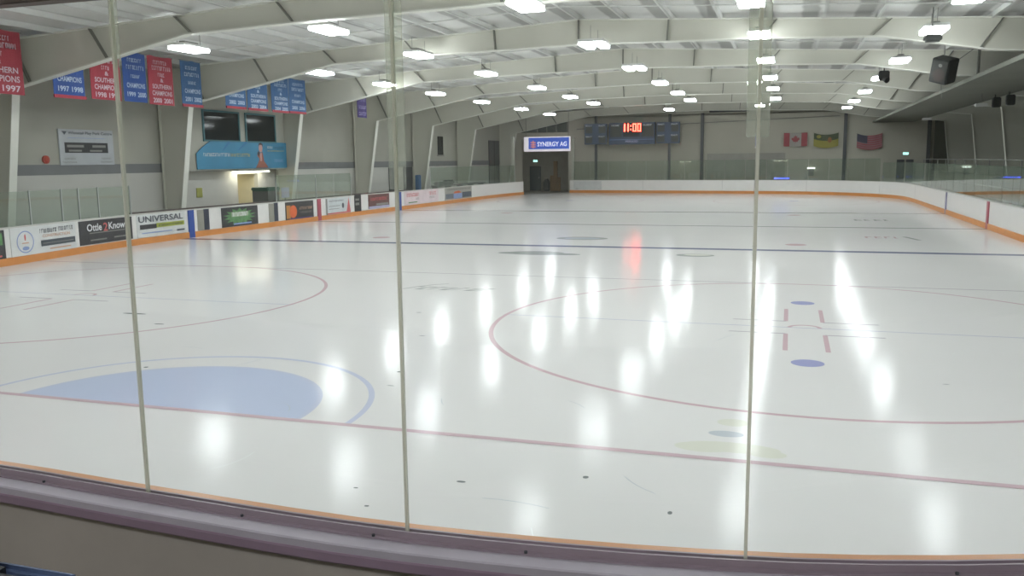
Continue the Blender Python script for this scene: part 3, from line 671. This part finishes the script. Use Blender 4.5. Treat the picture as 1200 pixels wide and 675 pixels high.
banner(21.42, 22.5, 4.55, 6.08, B_BLUE2, B_TXTB, BL('2001', '2002'), 'steel blue pennant standing alone beside the second frame', B_RED)
banner(23.86, 25.07, 4.62, 6.02, B_BLUE2, B_TXTB, BL('2002', '2003'), 'steel blue pennant above the office, leftmost and most hidden of the four', B_RED)
banner(25.23, 26.52, 4.62, 6.02, B_BLUE2, B_TXTB, RL('2003', '2004'), 'steel blue pennant above the office, second from the left', B_RED)
banner(26.85, 28.06, 4.62, 6.03, B_BLUE2, B_TXTB, RL('2004', '2005'), 'steel blue pennant above the office, third from the left', B_RED)
banner(28.12, 29.4, 4.64, 6.03, B_BLUE2, B_TXTB, BL('2005', '2006'), 'steel blue pennant above the office, rightmost and least hidden of the four', B_RED)
PV = mat('pennant_violet', '4a3d7c', .7); PT = mat('pennant_lilac', 'b3abd6', .7)
banner(34.1, 35.05, 4.7, 5.9, PV, PT, [(None, .1, .9, .64, .12), (None, .1, .9, .34, .14), (None, .1, .9, .08, .14)], 'small violet pennant with pale bands, farthest of the pennants')

# ------------------------------------------------------------------ signs on the left wall
t = thing('wall_sign', (XW, 19.73, 2.56), 'white sign with a black rounded box on the left wall', 'sign')
q = MB(); q.bevel_box(0, .05, -1.17, 1.2, 0, 1.17, .008, mat('sign_pale', 'b7bbbf', .5)); q.obj('panel', t)
q = MB(); O = (.055, -1.2, 0); P = (Vector(O), Y_, Z_)
q.text('Whitetail Play Park Centre', *P, .42, 2.35, .98, 1.1, TXT_D, 0); q.poly(*P, [(.16, 1.1), (.38, 1.1), (.27, .98)], TXT_D, 0)
q.quad(*P, .24, 2.12, .4, .74, BLACK, 0); q.quad(*P, .34, 1.05, .58, .66, GREY, .003); q.quad(*P, 1.42, 2.02, .58, .66, GREY, .003); q.quad(*P, .4, .95, .44, .5, GREY, .003); q.quad(*P, 1.3, 1.85, .44, .5, GREY, .003)
faint(q, P, .2, .65, .18, .24, GREY, 0); faint(q, P, .12, .7, .07, .12, GREY, 0); faint(q, P, 1.8, 2.25, .18, .24, GREY, 0); faint(q, P, 1.75, 2.3, .07, .12, GREY, 0); q.quad(*P, .4, 2.0, .88, .895, TXT_B, 0)
q.obj('lettering', t)
t = thing('fabric_banner', (-15.52, 27.72, 2.34), 'long turquoise banner with a person picture, hung under the office windows', 'banner')
W = 6.3; q = MB()
q.prism([(0, -W/2, 0), (0, W/2, 0), (0, W/2, 1.12), (0, -W/2+.9, 1.12), (0, -W/2+.35, .85), (0, -W/2, .62)], (.03, 0, 0), TEAL); q.obj('cloth', t)
q = MB(); q.quad((.035, -W/2, 0), Y_, Z_, 0.0, W, 0, .0, TEAL)
P = (Vector((.036, -W/2, 0)), Y_, Z_); q = MB(); faint(q, P, .4, 2.15, .5, .64, TXT_W, 0); faint(q, P, 2.15, 3.5, .49, .63, mat('ink_mustard', 'c9b86a', .5), 0)
faint(q, P, 4.8, 5.25, .85, .96, TXT_W, 0); faint(q, P, 5.3, 6.1, .84, .94, mat('ink_teal', '2b5f7a', .5), 0); faint(q, P, 4.8, 6.1, .72, .78, mat('ink_mustard', 'c9b86a', .5), 0); faint(q, P, 5.3, 6.0, .26, .38, TXT_B, 0)
for a, b in ((1.6, 2.1), (2.6, 3.3)): q.poly(*P, [(a, .75), (a+.12, .75), (b+.1, 1.1), (b-.1, 1.1)], mat('teal_dark', '2f74a8', .5), -.002)
q.obj('lettering', t)
SKIN = mat('print_skin', 'c79a94', .6); RUST = mat('print_rust', '9c5f4e', .6, noise=.2, scale=9); HAIR = mat('print_hair', '463a40', .6)
q = MB(); q.ell(*P, 4.28, .86, .14, .17, SKIN, .002); q.poly(*P, [(4.12, .92), (4.15, 1.06), (4.3, 1.1), (4.44, 1.04), (4.44, .9), (4.38, 1.0), (4.18, 1.0)], HAIR, .004)
q.poly(*P, [(3.85, .02), (4.05, .22), (4.16, .4), (4.0, .55), (4.12, .7), (4.24, .62), (4.4, .72), (4.46, .5), (4.5, .3), (4.72, .12), (4.8, .02)], RUST, .001); q.poly(*P, [(4.0, .62), (4.16, .5), (4.22, .66), (4.1, .74)], HAIR, .005)
q.poly(*P, [(4.2, .3), (4.34, .3), (4.36, .66), (4.2, .66)], SKIN, .003); o = q.obj('printed_figure', t); o['label'] = 'printed picture of a person in rust clothes'
# lamp under the office, fire bell, small yellow notice
t = thing('soffit_light', (-15.86, 28.6, 2.17), 'bright white light fixture under the office, above the lit doorway', 'light')
q = MB(); q.bevel_box(-.2, .2, -1.2, 1.2, .05, .1, .01, WHITE); q.obj('housing', t)
q = MB(); q.bevel_box(-.17, .17, -1.15, 1.15, 0, .055, .01, mat('soffit_lit', 'ffffff', .4, noise=0, emit=9, ecol='fff6e0')); q.obj('diffuser', t)
t = thing('corridor_light', (XW-1.4, 28.75, 2.13), 'warm lamp on the ceiling of the lit corridor', 'light'); q = MB(); q.bevel_box(-.3, .3, -.2, .2, 0, .06, .01, mat('corr_lit', 'ffffff', .4, noise=0, emit=7, ecol='fff0c8')); q.obj('diffuser', t)
q = MB(); q.tube((XW, 18.0, 2.74), (XW+.06, 18.0, 2.74), .13, mat('bell_red', 'b0402f', .4), 20); q.tube((XW+.06, 18.0, 2.74), (XW+.09, 18.0, 2.74), .1, mat('bell_red', 'b0402f', .4), 20, .05)
tag(q.obj('fire_bell'), 'small round red fire bell on the left wall below the white sign', 'bell')
q = MB(); q.bevel_box(XW, XW+.03, 25.25, 25.6, 1.22, 1.6, .005, mat('notice_yellow', 'a9ab5a', .5)); tag(q.obj('wall_notice'), 'small yellow green notice on the wall left of the lit doorway', 'notice')
# things behind the benches on the left
GB = mat('bin_grey', '6f706e', .5); GLD = mat('bin_green', '4b6a5c', .5)
t = thing('waste_bin', (-14.7, 27.9, -.03), 'tall grey bin with a dark green lid behind the left boards', 'bin')
q = MB(); q.prism([(-.38, -.42, 0), (.38, -.42, 0), (.38, .42, 0), (-.38, .42, 0)], (0, 0, 1.42), GB); q.obj('body', t); q = MB(); q.bevel_box(-.42, .42, -.47, .47, 1.42, 1.58, .04, GLD); q.obj('lid', t)
t = thing('notice_stand', (-14.6, 29.2, -.03), 'pale lilac sheet on a thin stand behind the left boards', 'stand')
q = MB(); q.tube((0, 0, 0), (0, 0, 1.1), .025, GREY); q.box(-.25, .25, -.25, .25, 0, .03, DGREY); q.obj('post', t); q = MB(); q.bevel_box(0.0, .03, -.3, .3, 1.08, 1.52, .006, mat('sheet_lilac', 'c3c3dd', .5)); q.obj('sheet', t)
t = thing('padded_post', (-14.6, 43.5, -.03), 'narrow blue padded post by the left boards', 'post')
q = MB(); q.bevel_box(-.12, .12, -.18, .18, 0, 1.8, .03, mat('pad_blue', '41648a', .6)); q.obj('pad', t); q = MB(); q.box(-.14, .14, -.2, .2, 0, .03, DGREY); q.obj('base_plate', t)
t = thing('bench', (-14.7, 50.6, -.03), 'long low dark bench behind the far left boards', 'bench')
q = MB(); q.bevel_box(-.25, .25, -4.5, 4.5, 1.0, 1.08, .01, DGREY); q.obj('seat', t)
for k in range(5): q = MB(); q.box(-.2, .2, -4.3+k*2.1, -4.2+k*2.1, 0, 1.0, DGREY); q.obj('leg', t)
for k, (y, w, hh) in enumerate(((47.0, .5, .22), (48.6, .6, .3))): q = MB(); q.bevel_box(-14.95, -14.5, y-w, y+w, 1.05, 1.05+hh, .09, mat('bag_green', '41504a', .7)); tag(q.obj('equipment_bag'), ('low' if k == 0 else 'tall')+' dark green bag lying on the bench behind the left boards', 'bag', 'bags on the bench')

# ------------------------------------------------------------------ far end
t = thing('scoreboard', (-5.2, 62.72, 3.7), 'dark blue scoreboard in three units with red lit clock digits', 'scoreboard')
SB = mat('score_navy', '3b4c68', .5, noise=.08); SBD = mat('score_dark', '3b3f3c', .5, noise=.1); SBT = mat('score_text', 'dfe2ea', .5)
def unit(x0, x1, z0, z1, nm='display_unit'):
    q = MB(); q.bevel_box(x0, x1, -.15, .15, z0, z1, .02, SB); return q.obj(nm, t)
def P_(x): return (Vector((x, -.155, 0)), X_, Z_)
for x0 in (-3.68, 1.9):
    u = unit(x0, x0+1.75, .02, 1.6); q = MB(); P = P_(x0)
    for a, b, c, d in ((.08, .62, .12, .65), (.08, .62, .88, 1.4), (1.12, 1.66, .12, .65), (1.12, 1.66, .88, 1.4)): q.quad(*P, a, b, c, d, SBD, 0)
    q.obj('digit_window', u)
    q = MB()
    for a, c in ((.1, .56), (1.1, .56), (.1, 1.38), (1.1, 1.38)): q.text('PENALTY', *P, a, a+.5, c, c+.11, SBT, .004)
    q.obj('lettering', u)
u = unit(-1.75, 1.8, -.02, 1.62); P = P_(-1.75); q = MB(); q.quad(*P, .1, 1.0, .55, 1.5, SBD, 0); q.quad(*P, 2.5, 3.45, .55, 1.5, SBD, 0); q.quad(*P, 1.1, 2.4, .55, 1.6, BLACK, 0); q.quad(*P, .05, 3.5, .33, .36, TXT_B, 0); q.obj('digit_window', u)
q = MB(); q.text('HOME', *P, .2, .8, 1.36, 1.48, SBT, .004); q.text('GUEST', *P, 2.6, 3.3, 1.36, 1.48, SBT, .004); q.text('PERIOD', *P, 1.3, 2.25, .13, .28, mat('score_lilac', 'c3bfe6', .5), .004); q.obj('lettering', u)
DIG = mat('digit_lit', 'ff5a4a', .4, noise=0, emit=11.0, ecol='ff4a3a')
q = MB(); P = P_(-1.75); SEG = {'0': 'abcdef', '1': 'bc'}
def seg7(ch, x, z, w, h, th=.075):
    g = {'a': (x, x+w, z+h-th, z+h), 'd': (x, x+w, z, z+th), 'b': (x+w-th, x+w, z+h/2, z+h), 'c': (x+w-th, x+w, z, z+h/2), 'f': (x, x+th, z+h/2, z+h), 'e': (x, x+th, z, z+h/2), 'g': (x, x+w, z+h/2-th/2, z+h/2+th/2)}
    for s in SEG[ch]: q.quad(*P, *g[s], DIG, .01)
seg7('1', 1.0, .95, .28, .6, .11); seg7('1', 1.3, .95, .24, .6, .1); q.quad(*P, 1.66, 1.74, 1.05, 1.15, DIG, .01); q.quad(*P, 1.66, 1.74, 1.32, 1.42, DIG, .01); seg7('0', 1.84, .95, .28, .6); seg7('0', 2.2, .95, .28, .6)
o = q.obj('clock_digit', u); o['label'] = 'red lit clock digits'
for x in (-2.85, 2.85): q = MB(); q.bevel_box(x-.1, x+.1, .16, .36, -3.73, 2.2, .01, DGREY); q.obj('support_post', t)
# dark columns in the far wall
for x, h, l in ((.0, 5.95, 'slim dark column left of the flags on the far wall'), (10.2, 5.8, 'slim dark column between the flags on the far wall'), (15.75, 5.2, 'slim dark column beside the tall dark panel on the far wall')):
    q = MB(); q.box(x-.11, x+.11, 63.72, 63.76, -.03, h, DGREY); q.box(x-.11, x+.11, 63.96, 64.0, -.03, h, DGREY); q.box(x-.015, x+.015, 63.76, 63.96, -.03, h, DGREY); tag(q.obj('steel_column'), l, 'column', 'dark columns of the far wall')
q = MB(); q.bevel_box(.5, 3.4, 63.8, 64, 5.98, 6.22, .02, BLACK); 
for k in range(6): q.box(.6+k*.46, .96+k*.46, 63.78, 63.8, 6.02, 6.18, DGREY)
tag(q.obj('vent_grille'), 'long black vent slot high on the far wall', 'vent')
q = MB(); q.tube((-9.8, 63.85, 4.95), (9.8, 63.85, 5.5), .03, GREY, 8); tag(q.obj('conduit'), 'thin pale conduit running across the far wall', 'pipe')
q = MB(); q.bevel_box(.4, 6.1, 63.9, 64, -.03, 2.9, .02, mat('far_panel', '9c9a92', .7)); tag(q.obj('wall_panel'), 'pale low wall panel behind the glass left of the flags', 'panel')
# flags
def flag(x0, z0, w, h, label, paint, parts=None, sag=.08):
    t = thing('flag', (x0+w/2, 63.83, z0), label, 'flag', 'flags on the far wall'); q = MB(); n, mrow = 24, 13; vs = []; fs = []; cs = []
    for j in range(mrow+1):
        for i in range(n+1):
            u = i/n; sg = -sag*4*u*(1-u)*h*2; vs.append((-w/2+w*u, -.04-.03*math.sin(u*9+j*.15), h*j/mrow+sg))
    for j in range(mrow):
        for i in range(n): a = j*(n+1)+i; q.mi(paint(i/n+.5/n, (j+.5)/mrow)); fs.append((a, a+1, a+n+2, a+n+1)); cs.append(paint(i/n+.5/n, (j+.5)/mrow))
    for f, c in zip(fs, cs): q.f.append(f); q.m.append(q.mi(c))
    q.v = vs; o = q.obj('cloth', t); md = o.modifiers.new('thickness', 'SOLIDIFY'); md.thickness = .012
    q = MB(); 
    for x in (-w/2, w/2): q.tube((x, .0, h), (x, .165, h), .02, GREY, 6); q.tube((x, -.05, h), (x, .0, h), .02, GREY, 6)
    q.obj('hook', t)
    return t
F_R = mat('flag_red', 'a04e54', .7); F_W = mat('flag_white', 'a5a09a', .7); F_G = mat('flag_green', '4f5a44', .7); F_Y = mat('flag_yellow', '9d974a', .7); F_B = mat('flag_blue', '4a4a5a', .7)
t = flag(5.95, 3.36, 1.65, .98, 'red and white flag with a maple leaf, leftmost of the three flags', lambda u, v: F_R if (u < .25 or u > .75) else F_W, sag=.01)
q = MB(); LEAF = [(0, .5), (.09, .32), (.2, .38), (.17, .12), (.3, .24), (.34, .16), (.48, .18), (.42, .04), (.48, 0), (.24, -.2), (.27, -.3), (.03, -.26), (.02, -.48)]
LEAF = LEAF+[(-x, z) for x, z in LEAF[::-1][:-1]]
q.poly((0, -.1, .49), X_, Z_, [(x*.62, z*.62) for x, z in LEAF], F_R); q.obj('maple_leaf', t)
t = flag(8.05, 3.35, 1.7, .95, 'flag with dark green upper half and yellow lower half, middle of the three', lambda u, v: F_G if v > .5 else F_Y)
q = MB(); q.ell((0, -.1, .47), X_, Z_, .25, -.05, .14, .2, mat('flag_lily', '9a6a45', .7)); q.ell((0, -.1, .47), X_, Z_, -.5, .2, .16, .12, F_Y); q.obj('emblem', t)
flag(11.0, 3.2, 1.7, 1.0, 'striped flag with a dark star field, rightmost of the three flags', lambda u, v: F_B if (u < .4 and v > .46) else (F_R if int(v*13) % 2 == 0 else mat('flag_stripe', '94767c', .7)), sag=.09)
# lit sign over the opening
t = thing('light_box_sign', (-11.95, 62.9, 3.3), 'lit blue and white sign hung above the opening in the boards', 'sign')
q = MB(); q.bevel_box(-1.95, 1.85, -.12, .12, -.05, 1.1, .02, SIGN_LIT); q.obj('box', t)
q = MB(); q.quad((-1.55, -.13, 0), X_, Z_, 0, 3.33, .13, 1.02, SIGN_BLUE); q.obj('face', t)
q = MB(); P = (Vector((-1.5, -.135, 0)), X_, Z_); q.text('SYNERGY AG', *P, .68, 3.1, .34, .7, mat('sign_letters', 'e6e2f4', .4, noise=0, emit=.9, ecol='dcdcf6')); q.obj('lettering', t)
q = MB()
for k in range(3): q.quad(*P, .12, .55, .26+k*.17, .36+k*.17, mat('sign_coral', 'd68a86', .4, noise=0, emit=.5, ecol='d88a84'))
q.quad(*P, .28, .38, .2, .8, mat('sign_coral', 'd68a86', .4), .002); q.obj('emblem', t)
q = MB()
for x in (-1.8, 1.7): q.tube((x, 0, 1.08), (x, 0, 3.0), .02, GREY, 6)
q.obj('hanger', t)
EX = mat('exit_lit', 'c8f0e8', .4, noise=0, emit=2.4, ecol='b8f2ea')
for x, y, z, l in ((-14.3, 67.4, 2.4, 'glowing pale green exit sign above the navy door'), (14.3, 63.85, 2.62, 'glowing pale green exit sign in the far right corner')):
    t = thing('exit_sign', (x, y, z), l, 'sign', 'exit signs'); q = MB(); q.bevel_box(-.2, .2, 0, .08, 0, .2, .01, mat('exit_case', '8fa6a0', .5)); q.obj('case', t)
    q = MB(); q.quad((-.18, -.004, 0), X_, Z_, 0, .36, .02, .18, EX); q.obj('face', t); q = MB(); q.text('EXIT', (-.15, -.008, 0), X_, Z_, 0, .3, .05, .15, mat('exit_green', '3f9a86', .4)); q.obj('lettering', t)
t = thing('timber_stack', (-12.45, 66.9, -.03), 'brown boards leaning upright inside the garage opening', 'boards'); BRN = mat('timber', '8a7258', .7, noise=.15, scale=4, stretch=(4, 4, .5))
q = MB(); q.bevel_box(-.12, .2, 0, .2, 0, 2.5, .02, BRN); q.bevel_box(-.45, .0, .1, .35, 0, 1.3, .02, BRN); q.bevel_box(.2, .45, .1, .3, 0, 1.15, .02, BRN); q.obj('plank', t)
q = MB(); q.bevel_box(-13.5, -12.95, 66.9, 67.4, -.03, .85, .08, DGREY); q.tube((-13.22, 67.1, .8), (-13.22, 67.1, 1.0), .2, DGREY, 14, .12); tag(q.obj('equipment_drum'), 'squat dark drum beside the brown boards in the garage', 'drum')
t = thing('light_bar', (5.93, 60.02, .99), 'glowing violet blue lamp lying on the far end boards', 'lamp')
q = MB(); q.bevel_box(-.55, .55, -.05, .05, 0, .05, .01, GREY); q.obj('base', t); q = MB(); q.bevel_box(-.52, .52, -.045, .045, .05, .15, .02, mat('blue_lit', '5a6cff', .4, noise=0, emit=2.2, ecol='5563ff')); q.obj('lens', t)
t = thing('wall_glint', (7.95, 63.95, 1.68), 'small added white glow for a reflection, low behind the far end glass', 'lamp'); q = MB(); q.bevel_box(-.28, .28, -.1, .05, 0, .12, .02, mat('glint_lit', 'ffffff', .4, noise=0, emit=1.6)); q.obj('lens', t); q = MB(); q.bevel_box(-.2, .2, -.05, .05, -.5, 0, .02, GREY); q.obj('bracket', t)  # glowing box added in place of a bright reflection, no real lamp

# ------------------------------------------------------------------ right side
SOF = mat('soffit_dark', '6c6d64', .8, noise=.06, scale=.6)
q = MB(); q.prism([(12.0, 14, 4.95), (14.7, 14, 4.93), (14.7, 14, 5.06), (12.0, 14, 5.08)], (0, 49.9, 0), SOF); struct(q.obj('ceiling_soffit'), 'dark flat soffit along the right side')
t = thing('bleacher', (17.3, 42, -.03), 'long grey stepped bleacher in the gloom behind the right glass', 'bleacher'); q = MB()
for k in range(3): q.bevel_box(-1.75+k*.4, -.35, -21, 21, .0+k*.5, .5+k*.5, .02, mat('bleacher_grey', '6f7069', .8))
q.obj('step', t); q = MB(); q.tube((-1.9, -21, 2.35), (-1.9, 21, 2.35), .025, GREY, 8)
for k in range(15): q.tube((-1.9, -21+k*3, 0), (-1.9, -21+k*3, 2.35), .025, GREY, 8)
q.obj('guard_rail', t)
SPK = mat('speaker_black', '2a2e2f', .6, noise=.1); CONE = mat('speaker_cone', '453c3a', .6)
t = thing('speaker', (11.3, 29.0, 5.42), 'large tilted black loudspeaker hung from the roof at upper right', 'loudspeaker')
rot = Matrix.Rotation(math.radians(-38), 4, 'Z') @ Matrix.Rotation(math.radians(17), 4, 'Y') @ Matrix.Rotation(math.radians(14), 4, 'X')
q = MB(); q.bevel_box(-.32, .32, -.28, .28, -.44, .38, .03, SPK, rot); q.obj('cabinet', t)
q = MB(); q.quad(rot @ Vector((-.27, -.285, -.39)), rot.to_3x3() @ X_, rot.to_3x3() @ Z_, 0, .54, 0, .72, mat('speaker_grille', '383a38', .7, noise=.25, scale=60)); q.obj('grille', t)
q = MB(); c = rot @ Vector((.02, -.29, -.15)); q.ell(c, rot.to_3x3() @ X_, rot.to_3x3() @ Z_, 0, 0, .22, .22, CONE, .004); c = rot @ Vector((.02, -.29, .18)); q.ell(c, rot.to_3x3() @ X_, rot.to_3x3() @ Z_, 0, 0, .07, .06, GREY, .004); q.obj('cone', t)
q = MB(); q.tube((0, .1, .3), (0, .1, 1.0), .015, GREY, 6); q.tube((.3, .1, .2), (.9, .1, .65), .015, GREY, 6); q.tube((-.05, .1, -.45), (-.02, .1, -.95), .012, GREY, 6); q.obj('hanger', t)
q = MB(); q.tube((12.35, 29.1, 5.05), (12.35, 29.1, 6.2), .05, STIFF, 10); q.tube((12.35, 29.1, 6.1), (13.6, 29.1, 6.15), .035, STIFF, 8); tag(q.obj('hanging_pipe'), 'grey pipe dropping from the roof right of the tilted loudspeaker', 'pipe')
t = thing('spot_fixture', (9.92, 34.4, 5.6), 'small black box fixture hanging in front of a lamp near the loudspeaker', 'fixture'); q = MB(); q.bevel_box(-.2, .2, -.2, .2, -.05, .32, .04, SPK); q.obj('body', t); q = MB(); q.tube((0, 0, .3), (0, 0, .95), .02, BLACK, 8); q.tube((0, -.2, .0), (.1, -.34, -.08), .09, BLACK, 12, .12); q.obj('bracket', t)
t = thing('projector', (9.8, 21.0, 5.42), 'small dark grey fixture under the nearest visible lamp at upper right', 'fixture'); q = MB(); q.bevel_box(-.2, .22, -.16, .16, -.02, .16, .05, mat('fixture_grey', '5b5e5c', .5)); q.obj('body', t); q = MB(); q.tube((0, .1, .1), (0, .1, .85), .015, GREY, 8); q.obj('bracket', t)
for x, y, z, l in ((14.25, 35.6, 4.42, 'small black speaker under the right soffit, nearer to the loudspeaker'), (14.45, 34.2, 4.42, 'small dark speaker under the right soffit, nearer to the right picture edge')):
    t = thing('wall_speaker', (x, y, z), l, 'loudspeaker', 'small speakers under the soffit'); q = MB(); q.bevel_box(-.15, .15, -.13, .13, 0, .4, .03, SPK); q.obj('cabinet', t); q = MB(); q.tube((-.05, 0, .4), (-.05, 0, .52), .02, BLACK, 6); q.obj('bracket', t)
for x, y, z, l in ((13.6, 35.0, 4.45, 'small floodlight on the right soffit close to the speakers'), (13.4, 48, 4.45, 'small pale hanging lamp under the right soffit')):
    t = thing('floodlight', (x, y, z), l, 'lamp', 'small lamps under the soffit'); q = MB(); q.bevel_box(-.22, .22, -.12, .12, 0, .12, .02, WHITE); q.obj('head', t); q = MB(); q.tube((0, 0, .1), (0, 0, .5), .015, GREY, 6); q.obj('stem', t)

# ------------------------------------------------------------------ beside the camera
BRW = mat('beam_brown', '4a3a36', .7, noise=.1)
q = MB(); q.bevel_box(-4.6, -.55, 3.9, 4.1, 4.3, 4.6, .01, BRW, None); o = q.obj('overhead_beam'); 
tag(o, 'dark brown overhead heater beam at the top left corner', 'beam')
SEAT = mat('seat_black', '1f2328', .55, noise=.1); SEATB = mat('seat_blue', '4d5c7a', .5)
q = MB(); q.bevel_box(2.2, 9.5, -3.0, -1.75, -.03, .72, .02, CONC); tag(q.obj('stand_step'), 'concrete step of the stand in front of the camera', 'step')
t = thing('stadium_seat', (4.49, -2.25, .71), 'black round topped seat with a blue edge in the lower left corner', 'seat')
q = MB(); q.bevel_box(-.25, .215, -.06, .06, .2, .91, .09, SEAT); q.obj('backrest', t); q = MB(); q.bevel_box(-.1, .34, .06, .09, .2, .82, .012, SEATB); q.obj('seat_shell', t)
for x in (-.15, .12): q = MB(); q.tube((x, 0, 0), (x, 0, .25), .02, DGREY, 8); q.obj('leg', t)

# ------------------------------------------------------------------ light and view
w = bpy.data.worlds.new('hall_air'); SC.world = w; w.use_nodes = True
w.node_tree.nodes['Background'].inputs[0].default_value = (.75, .8, .8, 1); w.node_tree.nodes['Background'].inputs[1].default_value = .03
SC.view_settings.view_transform = 'Standard'; SC.view_settings.look = 'None'; SC.view_settings.gamma = 1; SC.view_settings.use_curve_mapping = False
SC.view_settings.exposure = EXPO
SC.cycles.max_bounces = 10; SC.cycles.diffuse_bounces = 4; SC.cycles.glossy_bounces = 5; SC.cycles.transparent_max_bounces = 32
SC.cycles.use_denoising = True; SC.cycles.sample_clamp_indirect = 8; SC.cycles.caustics_reflective = False; SC.cycles.caustics_refractive = False
